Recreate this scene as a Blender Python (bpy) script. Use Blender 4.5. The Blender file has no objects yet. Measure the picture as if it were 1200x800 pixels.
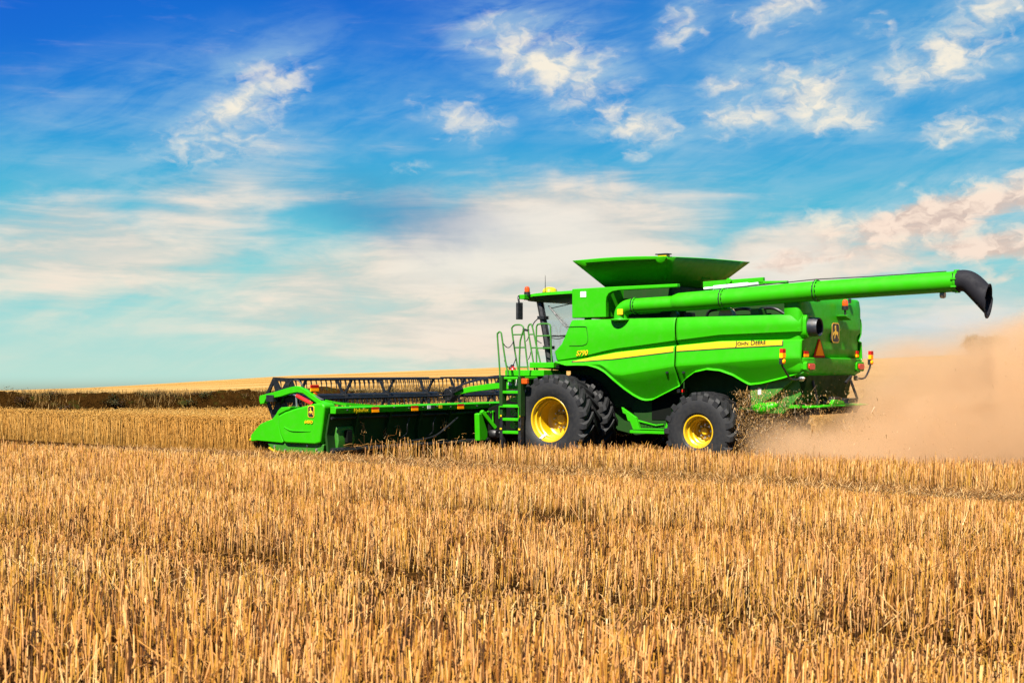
import bpy, math, random
import numpy as np
from mathutils import Vector, Matrix
R = math.radians
random.seed(7); rng = np.random.default_rng(11)
scene = bpy.context.scene
col = scene.collection
TH = R(36.5)                                   # heading of the combine against the view
O = Vector((2.236, 33.089, 0.0))               # front axle on the ground
HX, HY = -math.cos(TH), math.sin(TH)           # forward
LX, LY = -math.sin(TH), -math.cos(TH)          # to the machine's left
CAM_Z = 2.2
EXPO = 1.75
SUN_EL, SUN_SKEW = R(51), 0.22

# ------------------------------------------------------------------ node helpers
class NT:
    def __init__(s, tree): s.t = tree; s.n = tree.nodes; s.l = tree.links
    def node(s, kind, **kw):
        n = s.n.new(kind)
        for k, v in kw.items(): setattr(n, k, v)
        return n
    def put(s, sock, v):
        if isinstance(v, bpy.types.NodeSocket): s.l.new(v, sock)
        else: sock.default_value = v
    def m(s, op, a, b=None, c=None, clamp=False):
        n = s.node('ShaderNodeMath', operation=op, use_clamp=clamp)
        for i, v in enumerate((a, b, c)):
            if v is not None: s.put(n.inputs[i], v)
        return n.outputs[0]
    def mr(s, v, a, b, c=0.0, d=1.0, smooth=True):
        n = s.node('ShaderNodeMapRange', interpolation_type='SMOOTHSTEP' if smooth else 'LINEAR')
        s.put(n.inputs[0], v)
        for i, x in enumerate((a, b, c, d)): s.put(n.inputs[i + 1], x)
        return n.outputs[0]
    def mix(s, f, a, b, mode='MIX'):
        n = s.node('ShaderNodeMix', data_type='RGBA', blend_type=mode)
        s.put(n.inputs[0], f); s.put(n.inputs[6], a); s.put(n.inputs[7], b)
        return n.outputs[2]
    def comb(s, x, y, z=0.0):
        n = s.node('ShaderNodeCombineXYZ')
        for i, v in enumerate((x, y, z)): s.put(n.inputs[i], v)
        return n.outputs[0]
    def noise(s, vec, scale, detail=4, rough=.55, dist=0.0, lac=2.0):
        n = s.node('ShaderNodeTexNoise')
        if vec is not None: s.l.new(vec, n.inputs['Vector'])
        n.inputs['Scale'].default_value = scale; n.inputs['Detail'].default_value = detail
        n.inputs['Roughness'].default_value = rough; n.inputs['Distortion'].default_value = dist
        n.inputs['Lacunarity'].default_value = lac
        return n.outputs['Fac']
    def ramp(s, v, stops):
        n = s.node('ShaderNodeValToRGB'); e = n.color_ramp.elements
        while len(e) < len(stops): e.new(0.5)
        for el, (p, c) in zip(e, stops): el.position = p; el.color = (*c, 1)
        s.put(n.inputs[0], v)
        return n.outputs[0]
    def vscale(s, v, sc):
        n = s.node('ShaderNodeVectorMath', operation='MULTIPLY')
        s.l.new(v, n.inputs[0]); n.inputs[1].default_value = sc
        return n.outputs[0]

def lin(r, g, b):
    f = lambda c: (c / 255 / 12.92) if c / 255 <= .04045 else ((c / 255 + .055) / 1.055) ** 2.4
    return (f(r), f(g), f(b))

MATS = {}
def mat(name, base, rough=.5, metal=0.0, coat=0.0, dirt=0.0, dirtcol=(.30, .22, .11), var=.06, bump=0.0, bscale=60, spec=.5, dscale=2.5):
    m = bpy.data.materials.new(name); m.use_nodes = True; t = NT(m.node_tree)
    bs = t.n['Principled BSDF']
    bs.inputs['Roughness'].default_value = rough; bs.inputs['Metallic'].default_value = metal
    bs.inputs['Coat Weight'].default_value = coat; bs.inputs['Coat Roughness'].default_value = .12
    bs.inputs['Specular IOR Level'].default_value = spec
    tc = t.node('ShaderNodeTexCoord').outputs['Object']
    n1 = t.noise(tc, dscale, 5, .6)
    dark = tuple(c * (1 - var) for c in base); lite = tuple(min(1, c * (1 + var)) for c in base)
    c = t.mix(n1, (*dark, 1), (*lite, 1))
    if dirt > 0:
        n2 = t.noise(tc, dscale * 2.3, 7, .68)
        f = t.mr(n2, .48, .78, 0, dirt)
        c = t.mix(f, c, (*dirtcol, 1))
        r = t.mr(n2, .40, .8, rough, min(1, rough + .35)); t.put(bs.inputs['Roughness'], r)
    t.put(bs.inputs['Base Color'], c)
    if bump > 0:
        b = t.node('ShaderNodeBump'); b.inputs['Strength'].default_value = bump; b.inputs['Distance'].default_value = .01
        t.put(b.inputs['Height'], t.noise(tc, bscale, 3)); t.put(bs.inputs['Normal'], b.outputs[0])
    MATS[name] = m
    return m

GREEN = mat('green_paint', (.018, .250, .0006), .42, 0, .06, .13, (.085, .115, .022), spec=.14)
GREEN_M = mat('green_frame_paint', (0.0145, 0.1122, 0.0020), .5, 0, .05, .25, (.05, .05, .016), dscale=3)
GREEN_D = mat('shaded_dusty_green', (0.0050, 0.0300, 0.0020), .65, 0, 0, .45, (.022, .022, .009), dscale=2, spec=.2)  # body green darkened to paint in the shade, with dust patches over it
YELLOW = mat('yellow_paint', (.42, .262, .001), .34, 0, .25, .12, (.35, .18, .03))
DECAL_Y = mat('yellow_decal', (0.4488, 0.3128, 0.0020), .35, 0, .15)
BLACK = mat('black_plastic', (0.0054, 0.0059, 0.0072), .42, 0, 0, .25, (.035, .03, .025), dscale=4)
BLACKM = mat('black_steel', (0.0070, 0.0080, 0.0100), .38, .3, 0, .3, (.05, .042, .03), dscale=5)
RUBBER = mat('tyre_rubber', (0.0059, 0.0063, 0.0072), .60, 0, 0, .45, (.018, .016, .012), bump=.2, dscale=5, spec=.35)
BOOT = mat('rubber_boot', (.006, .006, .009), .72, 0, 0, .3, (.016, .016, .018), dscale=4, spec=.2)
DARK = mat('cavity_shade', (0.0020, 0.0030, 0.0020), .9, 0, 0, .3, (.015, .012, .008), spec=.1)  # near-black colour stands in for deep shade in recesses
STEEL = mat('bright_steel', (0.4400, 0.4400, 0.4480), .3, .9, 0, .3)
WHITE = mat('white_decal', (0.4200, 0.4200, 0.4060), .45)
RED = mat('red_plastic', (0.4125, 0.0090, 0.0075), .3, 0, .3)
ORANGE = mat('orange_reflector', (1.0, .30, .0), .65, spec=.08)
AMBER = mat('amber_lens', (.42, .05, .001), .2, 0, .5)
REDREF = mat('red_reflector', (0.3750, 0.0090, 0.0060), .65, spec=.08)
BELT = mat('draper_belt', (0.0210, 0.0196, 0.0168), .8, 0, 0, .5, (.25, .18, .08))
CHAIN = mat('chain_steel', (0.0700, 0.0700, 0.0700), .45, .8)
BLUEGREY = mat('dark_exhaust', (.02, .024, .032), .4, .4, 0, .2)

def glass_mat(name, tint, alpha):
    m = bpy.data.materials.new(name); m.use_nodes = True; t = NT(m.node_tree)
    out = t.n['Material Output']; t.n.remove(t.n['Principled BSDF'])
    tr = t.node('ShaderNodeBsdfTransparent'); tr.inputs[0].default_value = (*tint, 1)
    gl = t.node('ShaderNodeBsdfGlossy'); gl.inputs['Roughness'].default_value = .04; gl.inputs[0].default_value = (.8, .85, .88, 1)
    fr = t.node('ShaderNodeLayerWeight'); fr.inputs[0].default_value = .5
    mx = t.node('ShaderNodeMixShader'); t.put(mx.inputs[0], t.m('MULTIPLY_ADD', t.m('POWER', fr.outputs['Facing'], 5.0), .8, alpha, clamp=True))
    t.l.new(tr.outputs[0], mx.inputs[1]); t.l.new(gl.outputs[0], mx.inputs[2]); t.l.new(mx.outputs[0], out.inputs[0])
    return m
GLASS = glass_mat('cab_glass', (.80, .88, .88), .10)

def straw_mat(name, stops, rough=.55, trans=.25):
    m = bpy.data.materials.new(name); m.use_nodes = True; t = NT(m.node_tree)
    bs = t.n['Principled BSDF']; bs.inputs['Roughness'].default_value = rough
    bs.inputs['Specular IOR Level'].default_value = .10
    g = t.node('ShaderNodeNewGeometry')
    c = t.ramp(g.outputs['Random Per Island'], stops)
    pos = g.outputs['Position']
    sp_ = t.node('ShaderNodeSeparateXYZ'); t.l.new(pos, sp_.inputs[0])
    la_ = t.m('MULTIPLY_ADD', sp_.outputs[0], LX, t.m('MULTIPLY', sp_.outputs[1], LY)); fo_ = t.m('MULTIPLY_ADD', sp_.outputs[0], HX, t.m('MULTIPLY', sp_.outputs[1], HY))
    n = t.noise(t.comb(t.m('MULTIPLY', la_, 1.0), t.m('MULTIPLY', fo_, .16)), .62, 4, .6)
    c = t.mix(t.mr(n, .36, .64, .0, .75), c, t.mix(1.0, c, (.90, .72, .52, 1), 'MULTIPLY'))
    n2 = t.noise(t.vscale(pos, (1, 1, .25)), 160, 2, .5)
    c = t.mix(t.mr(n2, .38, .72, .0, .38), c, (.15, .065, .014, 1))
    t.put(bs.inputs['Base Color'], c)
    if trans:
        out = t.n['Material Output']
        tl = t.node('ShaderNodeBsdfTranslucent'); t.put(tl.inputs[0], c)
        mx = t.node('ShaderNodeMixShader'); mx.inputs[0].default_value = trans
        t.l.new(bs.outputs[0], mx.inputs[1]); t.l.new(tl.outputs[0], mx.inputs[2]); t.l.new(mx.outputs[0], out.inputs[0])
    return m
STUB = straw_mat('stubble_straw', [(0, (.010, .004, .0007)), (.16, (.045, .016, .0025)), (.31, (.17, .068, .009)), (.43, (.25, .142, .016)), (.56, (.325, .176, .034)), (.71, (.345, .186, .066)), (.87, (.365, .195, .080)), (1, (.52, .37, .16))], trans=.08)
STUBF = straw_mat('mown_straw', [(0, (.20, .10, .02)), (.3, (.28, .15, .045)), (.7, (.33, .19, .07)), (1, (.38, .25, .12))], trans=.12)
WHEAT = straw_mat('ripe_wheat', [(0, (.24, .12, .024)), (.3, (.37, .21, .043)), (.7, (.45, .265, .070)), (1, (.52, .35, .12))], trans=.25)
LITTER = straw_mat('loose_straw', [(0, (.030, .011, .002)), (.35, (.13, .054, .009)), (.55, (.26, .145, .040)), (.85, (.34, .215, .09)), (1, (.48, .36, .19))], trans=.1)
DRYG = straw_mat('dry_grass_blades', [(0, (.08, .05, .015)), (.5, (.20, .13, .04)), (1, (.32, .23, .09))], trans=.25)
CHAFF = straw_mat('flying_chaff', [(0, (.26, .14, .035)), (.4, (.38, .22, .07)), (.8, (.46, .32, .15)), (1, (.58, .50, .38))], trans=.4)

# ------------------------------------------------------------------ mesh builder
class MB:
    def __init__(s): s.v = []; s.f = []; s.mi = []
    def _add(s, vs, fs, mi=0):
        o = len(s.v); s.v += [tuple(x) for x in vs]
        for f in fs: s.f.append(tuple(i + o for i in f)); s.mi.append(mi)
        return s
    def box(s, x0, x1, y0, y1, z0, z1, mi=0):
        vs = [(x, y, z) for z in (z0, z1) for y in (y0, y1) for x in (x0, x1)]
        return s._add(vs, [(0, 2, 3, 1), (4, 5, 7, 6), (0, 1, 5, 4), (2, 6, 7, 3), (0, 4, 6, 2), (1, 3, 7, 5)], mi)
    def beam(s, a, b, w, h, mi=0, up=(0, 0, 1)):
        a, b = Vector(a), Vector(b); d = (b - a).normalized(); up = Vector(up)
        sd = d.cross(up)
        if sd.length < 1e-4: sd = d.cross(Vector((1, 0, 0)))
        sd.normalize(); u = sd.cross(d).normalized()
        vs = [p + sd * i * w / 2 + u * j * h / 2 for p in (a, b) for (i, j) in ((-1, -1), (1, -1), (1, 1), (-1, 1))]
        return s._add(vs, [(3, 2, 1, 0), (4, 5, 6, 7)] + [(k, (k + 1) % 4, (k + 1) % 4 + 4, k + 4) for k in range(4)], mi)
    def tube(s, pts, r, n=10, mi=0, caps=True, closed=False):
        pts = [Vector(p) for p in pts]; N = len(pts)
        rs = r if isinstance(r, (list, tuple)) else [r] * N
        rings = []; ref = None
        for i, p in enumerate(pts):
            if closed: d = pts[(i + 1) % N] - pts[i - 1]
            else: d = pts[min(i + 1, N - 1)] - pts[max(i - 1, 0)]
            d.normalize()
            if ref is None:
                ref = d.cross(Vector((0, 0, 1)))
                if ref.length < .05: ref = d.cross(Vector((0, 1, 0)))
            ref = (ref - d * ref.dot(d)).normalized(); w = d.cross(ref)
            rings.append([p + (ref * math.cos(2 * math.pi * k / n) + w * math.sin(2 * math.pi * k / n)) * rs[i] for k in range(n)])
        vs = [v for ring in rings for v in ring]; fs = []
        M = N if closed else N - 1
        for i in range(M):
            a, b = i * n, ((i + 1) % N) * n
            fs += [(a + k, a + (k + 1) % n, b + (k + 1) % n, b + k) for k in range(n)]
        if caps and not closed: fs += [tuple(range(n - 1, -1, -1)), tuple((N - 1) * n + k for k in range(n))]
        return s._add(vs, fs, mi)
    def prism(s, poly, d0, d1, axis='y', mi=0):
        # poly of 2D points: (x,z) for axis y, (x,y) for z, (y,z) for x
        def P(a, b, d): return {'y': (a, d, b), 'z': (a, b, d), 'x': (d, a, b)}[axis]
        n = len(poly)
        vs = [P(a, b, d0) for a, b in poly] + [P(a, b, d1) for a, b in poly]
        ar = sum(poly[i][0] * poly[(i + 1) % n][1] - poly[(i + 1) % n][0] * poly[i][1] for i in range(n))
        fs = [tuple(range(n)), tuple(range(2 * n - 1, n - 1, -1))] + [(i + n, (i + 1) % n + n, (i + 1) % n, i) for i in range(n)]
        flip = (ar > 0) ^ (d1 < d0) ^ (axis == 'y')
        if flip: fs = [tuple(reversed(f)) for f in fs]
        return s._add(vs, fs, mi)
    def lathe(s, prof, c=(0, 0, 0), n=48, mi=0, axis='y', closed=False):
        vs = []; fs = []; m = len(prof)
        for k in range(n):
            a = 2 * math.pi * k / n
            for (r, w) in prof:
                if axis == 'y': vs.append((c[0] + r * math.cos(a), c[1] + w, c[2] + r * math.sin(a)))
                elif axis == 'x': vs.append((c[0] + w, c[1] + r * math.cos(a), c[2] + r * math.sin(a)))
                else: vs.append((c[0] + r * math.cos(a), c[1] + r * math.sin(a), c[2] + w))
        for k in range(n):
            b = ((k + 1) % n) * m; a = k * m
            for i in range(m if closed else m - 1):
                j = (i + 1) % m
                fs.append((a + i, a + j, b + j, b + i))
        return s._add(vs, fs, mi)
    def grid(s, rows, mi=0, flip=False):
        n = len(rows[0]); vs = [p for r in rows for p in r]; fs = []
        for i in range(len(rows) - 1):
            for k in range(n - 1):
                f = (i * n + k, i * n + k + 1, (i + 1) * n + k + 1, (i + 1) * n + k)
                fs.append(tuple(reversed(f)) if flip else f)
        return s._add(vs, fs, mi)
    def build(s, name, mats, parent=None, bevel=0.0, smooth=35, off=(0, 0, 0), solid=0.0, seg=2, ctr=None):
        if ctr is not None:
            c = Vector(ctr); tot = 0
            for f in s.f:
                p = [Vector(s.v[i]) for i in f[:4]]; m_ = sum(p, Vector()) / len(p); nn = (p[2] - p[0]).cross(p[-1] - p[1]); tot += nn.dot(m_ - c)
            if tot < 0: s.f = [tuple(reversed(f)) for f in s.f]
        me = bpy.data.meshes.new(name)
        me.from_pydata([(x - off[0], y - off[1], z - off[2]) for x, y, z in s.v], [], s.f)
        for m in (mats if isinstance(mats, (list, tuple)) else [mats]): me.materials.append(m)
        me.polygons.foreach_set('material_index', s.mi)
        me.polygons.foreach_set('use_smooth', [True] * len(s.f))
        me.update(); me.validate()
        me.set_sharp_from_angle(angle=R(smooth))
        o = bpy.data.objects.new(name, me); col.objects.link(o)
        if parent is not None: o.parent = parent
        if solid:
            md = o.modifiers.new('thick', 'SOLIDIFY'); md.thickness = solid; md.offset = -1
        if bevel:
            md = o.modifiers.new('edge', 'BEVEL'); md.width = bevel; md.segments = seg; md.limit_method = 'ANGLE'; md.angle_limit = R(32)
            md.harden_normals = True
        return o

def smoothpath(pts, sub=6):
    P = [Vector(p) for p in pts]; out = []
    for i in range(len(P) - 1):
        p0, p1, p2, p3 = P[max(i - 1, 0)], P[i], P[i + 1], P[min(i + 2, len(P) - 1)]
        for k in range(sub):
            t = k / sub
            out.append(.5 * ((2 * p1) + (p2 - p0) * t + (2 * p0 - 5 * p1 + 4 * p2 - p3) * t * t + (3 * p1 - p0 - 3 * p2 + p3) * t ** 3))
    out.append(P[-1]); return out

def empty(name, loc, rz=0, parent=None):
    o = bpy.data.objects.new(name, None); col.objects.link(o); o.location = loc; o.rotation_euler = (0, 0, rz)
    o.empty_display_size = .3
    if parent is not None: o.parent = parent
    return o
def tag(o, label=None, cat=None, group=None, kind=None):
    if label: o['label'] = label
    if cat: o['category'] = cat
    if group: o['group'] = group
    if kind: o['kind'] = kind
    return o
def copy_tree(o, parent=None):
    c = o.copy(); col.objects.link(c); c.parent = parent
    for ch in list(o.children): copy_tree(ch, c)
    return c
def text(name, body, size, m, parent, origin, right, up, extrude=.004, shear=0, caps=False, offset=0.0, align='LEFT', off=(0, 0, 0)):
    cu = bpy.data.curves.new(name, 'FONT'); cu.body = body; cu.size = size; cu.extrude = extrude; cu.shear = shear
    cu.align_x = align; cu.offset = offset; cu.resolution_u = 4
    if caps:
        cu.small_caps_scale = .78
        for i, ch in enumerate(body):
            if ch.islower(): cu.body_format[i].use_small_caps = True
    tmp = bpy.data.objects.new(name + '_tmp', cu); col.objects.link(tmp)
    bpy.context.view_layer.update()
    me = bpy.data.meshes.new_from_object(tmp.evaluated_get(bpy.context.evaluated_depsgraph_get()))
    bpy.data.objects.remove(tmp); me.name = name
    rt, u = Vector(right).normalized(), Vector(up).normalized(); nn = rt.cross(u)
    M = Matrix((( rt.x, u.x, nn.x, origin[0] - off[0]), (rt.y, u.y, nn.y, origin[1] - off[1]), (rt.z, u.z, nn.z, origin[2] - off[2]), (0, 0, 0, 1)))
    me.transform(M); me.materials.clear(); me.materials.append(m)
    o = bpy.data.objects.new(name, me); col.objects.link(o); o.parent = parent
    return o

# ================================================================== COMBINE
combine = tag(empty('combine_harvester', (O.x, O.y, .05), math.pi - TH),
              'large green combine harvester with yellow rims and a long raised unloading pipe, cutting ripe grain', 'combine harvester')
A = np.array
interp = lambda x, pts: float(np.interp(x, [p[0] for p in sorted(pts)], [p[1] for p in sorted(pts)]))
BOT_F = [(.30, 2.30), (.07, 2.225), (-.24, 2.23), (-.55, 2.225), (-.80, 2.16), (-1.00, 2.06), (-1.22, 1.90), (-1.45, 1.70), (-1.66, 1.54), (-1.83, 1.45), (-1.96, 1.43), (-2.14, 1.45), (-2.42, 1.56), (-2.94, 1.76)]
BOT_R = [(-2.94, 1.76), (-3.0, 1.81), (-3.16, 1.93), (-3.42, 2.07), (-3.73, 2.13), (-4.03, 2.10), (-4.3, 2.0), (-4.48, 1.88), (-4.62, 1.80), (-4.9, 1.83), (-5.4, 1.94), (-5.9, 2.08)]
BOT = BOT_F + BOT_R[1:]
ZC = [(.30, 2.335), (.04, 2.365), (-.43, 2.42), (-1.36, 2.60), (-2.95, 2.765), (-4.02, 2.87), (-5.9, 2.915)]
WC = [(.30, .012), (-.43, .03), (-1.36, .06), (-2.95, .09), (-4.0, .11), (-5.9, .14)]
ZL = [(.30, 2.25), (-.9, 2.24), (-1.25, 2.02), (-1.5, 2.0), (-1.8, 2.04), (-2.95, 2.2), (-4.02, 2.27), (-5.14, 2.34), (-5.9, 2.37)]
ZT = 3.28
def profile(x):
    """rows (y, z) of the side shield at station x, top to bottom"""
    zb = interp(x, BOT); zc = max(interp(x, ZC), zb + .05); w = interp(x, WC); zl = min(max(interp(x, ZL), zb + .03), zc - w - .05)
    k = 0.0
    if x < -5.35: k = .13 * ((-5.35 - x) / .55) ** 2.2
    rows = [(1.50, ZT), (1.62, ZT), (1.668, ZT - .015), (1.688, ZT - .06)]
    for t in (.2, .4, .6, .8): rows.append((1.69 + .03 * math.sin(math.pi * t), ZT - .06 + (zc + .03 - ZT + .06) * t))
    rows += [(1.70, zc + .012), (1.688, zc), (1.688 - w * .95, zc - w), (1.69, zc - w - .02), (1.712, zc - w - .04)]
    z0 = zc - w - .04
    for t in (.3, .6, .85): rows.append((1.712 + .035 * t, z0 + (zl + .02 - z0) * t))
    rows += [(1.748, zl + .015), (1.742, zl - .005)]
    for t in (.35, .7, 1.0): rows.append((1.742 - .64 * (zl - zb - .05) * t - (0 if zl - zb > .06 else 0), zl - .005 + (zb + .045 - zl) * t))
    yb = rows[-1][0]
    rows += [(yb + .012, zb + .03), (yb + .045, zb + .002), (yb + .03, zb - .008)]
    return [(y - k, z) for y, z in rows]
def front_x(z): return interp(z, [(3.3, -.2), (3.07, -.1), (2.8, .02), (2.64, .13), (2.56, .28), (2.34, .22), (2.2, .10)])
def panel_y(x, z):
    r = sorted([(zz, yy) for yy, zz in profile(x)])
    return float(np.interp(z, [q[0] for q in r], [q[1] for q in r]))
def make_panel(name, xs, sgn, front):
    rows = []
    for x in xs:
        r = []
        for (y, z) in profile(x):
            xx = x
            if front: xx = -2.93 + (x + 2.93) * (front_x(z) + 2.93) / 3.23
            r.append((xx, sgn * y, z))
        rows.append(r)
    return MB().grid(rows, flip=(sgn > 0)).build(name, GREEN, combine, smooth=28, solid=.025, ctr=(-2.5, 0, 2.5))
XF = list(np.linspace(.30, -2.93, 64)); XR = list(np.linspace(-2.965, -5.35, 48)) + list(np.linspace(-5.4, -5.88, 12))
pf = make_panel('front_side_panel', XF, 1, True); pr_ = make_panel('rear_side_panel', XR, 1, False)
make_panel('front_side_panel', XF, -1, True); make_panel('rear_side_panel', XR, -1, False)
# yellow stripe with its black outline
ST_T = [(-.29, 2.325), (-.43, 2.36), (-1.36, 2.505), (-2.95, 2.69), (-4.26, 2.76), (-5.49, 2.80)]
ST_B = [(-.29, 2.315), (-.43, 2.32), (-1.36, 2.375), (-2.95, 2.535), (-4.26, 2.60), (-5.49, 2.645)]
def strip(x0, x1, grow, d, mi, mb):
    rows = []
    for x in np.linspace(x0, x1, 50):
        zt = interp(x, ST_T) + grow; zb = interp(x, ST_B) - grow * 1.5
        zt = min(zt, interp(x, ZC) - interp(x, WC) - .028)
        rows.append([(x, panel_y(x, z) + d, z) for z in np.linspace(zt, zb, 8)])
    mb.grid(rows, mi=mi, flip=True)
for (a, b, par) in ((-.24, -2.90, pf), (-2.985, -5.49, pr_)):
    mb = MB(); strip(a + (.03 if par is pf else 0), b - (.02 if par is pr_ else 0), .014, .004, 0, mb); strip(a, b, 0, .008, 1, mb)
    mb.build('stripe', [BLACK, DECAL_Y], par)
text('lettering', 'John Deere', .148, BLACK, pr_, (-4.42, panel_y(-4.8, 2.68) + .014, 2.642), (-1, 0, .03), (0, 0, 1), .003, caps=True, offset=.001)
text('lettering', 'S790', .16, DECAL_Y, pf, (-.33, panel_y(-.5, 2.52) + .014, 2.45), (-1, 0, .06), (0, 0, 1), .003, shear=.25, offset=.004)
mb = MB()                                                        # service door seam, two rubber plugs
mb.tube(smoothpath([(-.05, 1.713, 3.12), (-.55, 1.713, 3.12), (-.62, 1.716, 3.05), (-.62, 1.72, 2.72), (-.14, 1.72, 2.68)], 4), .006, 5)
mb.build('door_seam', GREEN_D, pf)
for par, xx in ((pf, -2.72), (pr_, -3.12)):
    z = 2.08; MB().lathe([(.001, .006), (.033, .006), (.038, 0), (.038, -.03)], (xx, panel_y(xx, z) + .002, z), 14).build('plug', BLACK, par)

# --- rear hood, bumper and their fittings
def rear_curve(hw, xr, n=30, x0=-5.5):
    pts = []
    for t in np.linspace(math.pi / 2, -math.pi / 2, n):
        c, s_ = math.cos(t), math.sin(t); e = .20
        pts.append((x0 + (xr - x0) * abs(c) ** e, hw * math.copysign(abs(s_) ** e, s_)))
    return pts
hr = [(1.58, -5.84, 3.70), (1.62, -5.87, 3.66), (1.64, -5.89, 3.5), (1.64, -5.90, 3.05), (1.635, -5.90, 2.97), (1.565, -5.86, 2.88), (1.555, -5.86, 2.6), (1.55, -5.86, 2.37)]
rows = [[(x, y, z) for x, y in rear_curve(hw, xr)] for hw, xr, z in hr]
top = [[(max(x, -5.98) if False else x, y * .98, 3.705) for x, y in rear_curve(1.50, -5.80)]]
hood = MB().grid(top + rows, flip=False).build('rear_hood', GREEN, combine, smooth=30, solid=.02, ctr=(-5.3, 0, 3))
MB().prism([(x, y) for x, y in rear_curve(1.57, -5.83)], 3.66, 3.70, 'z').build('roof_panel', GREEN, hood)
br = [(1.50, -5.8, 2.385), (1.59, -5.91, 2.385), (1.60, -5.93, 2.37), (1.60, -5.93, 2.15), (1.56, -5.88, 2.06), (1.48, -5.81, 1.99)]
bump = MB().grid([[(x, y, z) for x, y in rear_curve(hw, xr)] for hw, xr, z in br]).build('rear_bumper', GREEN, combine, smooth=30, solid=.02, ctr=(-5.3, 0, 2.2))
def onrear(y, z, d=.0):          # x of the rear face there
    hw = 1.64 if z > 2.95 else (1.555 if z > 2.38 else 1.60); xr = -5.90 if z > 2.95 else (-5.86 if z > 2.38 else -5.93)
    q = min(1, abs(y) / hw); s_ = q ** 5; c = math.sqrt(max(0, 1 - s_ * s_))
    return -5.5 + (xr + 5.5) * c ** .20 - d
def rear_patch(poly, d, th=.012): # polygon in (y,z) lying on the rear face
    yc = sum(p[0] for p in poly) / len(poly); zc = sum(p[1] for p in poly) / len(poly); x = min(onrear(p[0], zc) for p in poly)
    return MB().prism(poly, x - d, x - d - th, 'x')
tri = [(.72, 2.77), (.99, 2.405), (.45, 2.405)]
rear_patch([(.685, 2.78), (.755, 2.78), (1.01, 2.41), (.99, 2.385), (.45, 2.385), (.43, 2.41)], .004).build('warning_triangle', REDREF, hood)
rear_patch([(.70, 2.735), (.74, 2.735), (.935, 2.43), (.505, 2.43)], .018).build('triangle_face', ORANGE, hood)
def reflector(parent, fn, y0, y1, z0, z1, d=.006):
    zm = z0 + (z1 - z0) * .5
    mb = fn([(y0, zm), (y1, zm), (y1, z1), (y0, z1)], d); m2 = fn([(y0, z0), (y1, z0), (y1, zm), (y0, zm)], d)
    n = len(mb.v); mb.v += m2.v; mb.f += [tuple(i + n for i in f) for f in m2.f]; mb.mi += [1] * len(m2.f)
    return mb.build('reflector', [REDREF, ORANGE], parent)
reflector(hood, rear_patch, 1.24, 1.47, 2.40, 2.52)
mb = MB(); mb.beam((-5.86, -1.36, 2.49), (-5.86, -1.36, 2.55), .10, .05, 0); mb.beam((-5.86, -1.36, 2.415), (-5.86, -1.36, 2.475), .10, .05, 1)
mb.build('reflector', [REDREF, ORANGE], hood)
for sy in (1, -1):
    yc = 1.33 * sy; x = onrear(yc, 2.2)
    h = MB(); h.prism([(yc + a * .22, 2.20 + b * .105) for a, b in ((-1, -.6), (-.85, -1), (.85, -1), (1, -.6), (1, .6), (.8, 1), (-.8, 1), (-1, .6))], x + .05, x - .035, 'x')
    hb = h.build('tail_light', GREEN, bump, bevel=.012)
    MB().prism([(yc + a * .15, 2.195 + b * .065) for a, b in ((-1, -.5), (-.7, -1), (.7, -1), (1, -.5), (1, .6), (.8, 1), (-.8, 1), (-1, .6))], x - .037, x - .07, 'x').build('tail_light_lens', RED, bump, bevel=.012)
# emblem
def rrect(cy, cz, w, h, r, n=5):
    P = []
    for (sx, sz, a0) in ((1, 1, 0), (-1, 1, 90), (-1, -1, 180), (1, -1, 270)):
        for k in range(n + 1):
            a = R(a0 + 90 * k / n); P.append((cy + sx * (w / 2 - r) + r * math.cos(a), cz + sz * (h / 2 - r) + r * math.sin(a)))
    return P
DEER = [(-.62, .02), (-.50, .10), (-.30, .12), (-.16, .22), (-.14, .42), (-.30, .40), (-.36, .47), (-.22, .55), (-.30, .66), (-.24, .78), (-.20, .66), (-.12, .60), (-.06, .68), (-.02, .82), (.04, .70), (-.02, .58), (.06, .48), (.12, .22), (.34, .12), (.56, .10), (.66, -.02), (.60, -.08), (.62, -.30), (.78, -.56), (.70, -.66), (.52, -.38), (.34, -.20), (.06, -.18), (-.14, -.28), (-.24, -.52), (-.36, -.62), (-.30, -.46), (-.26, -.26), (-.34, -.12), (-.52, -.10), (-.64, -.28), (-.74, -.26), (-.66, -.06)]
yc, zc = -.06, 2.93; xe = onrear(0, 3.0) - .004
em = MB(); em.prism(rrect(yc, zc, .40, .44, .09), xe + .05, xe - .004, 'x', 0); em.prism(rrect(yc, zc, .395, .435, .088), xe - .0042, xe - .007, 'x', 1); em.prism(rrect(yc, zc, .35, .39, .075), xe - .0072, xe - .010, 'x', 0)
em.prism([(yc - a * .19, zc + b * .20) for a, b in DEER], xe - .0102, xe - .013, 'x', 1)
em.build('emblem', [BLACK, mat('emblem_gold', (.62, .36, .02), .4)], hood)
# exhaust outlet at the rear left corner
ex = MB(); ex.prism(rrect(1.36, 3.04, .42, .50, .14), -5.7, -5.955, 'x'); ex.build('exhaust_housing', GREEN, combine, bevel=.02)
exo = MB(); exo.lathe([(.16, -.10), (.185, -.12), (.195, -.10), (.195, .18), (.17, .18), (.165, -.08)], (-6.04, 1.34, 3.02), 28, axis='x')
exo.lathe([(.001, 0), (.165, 0)], (-5.96, 1.34, 3.02), 28, axis='x', mi=1); exo.build('exhaust_outlet', [BLUEGREY, DARK], combine)
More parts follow.
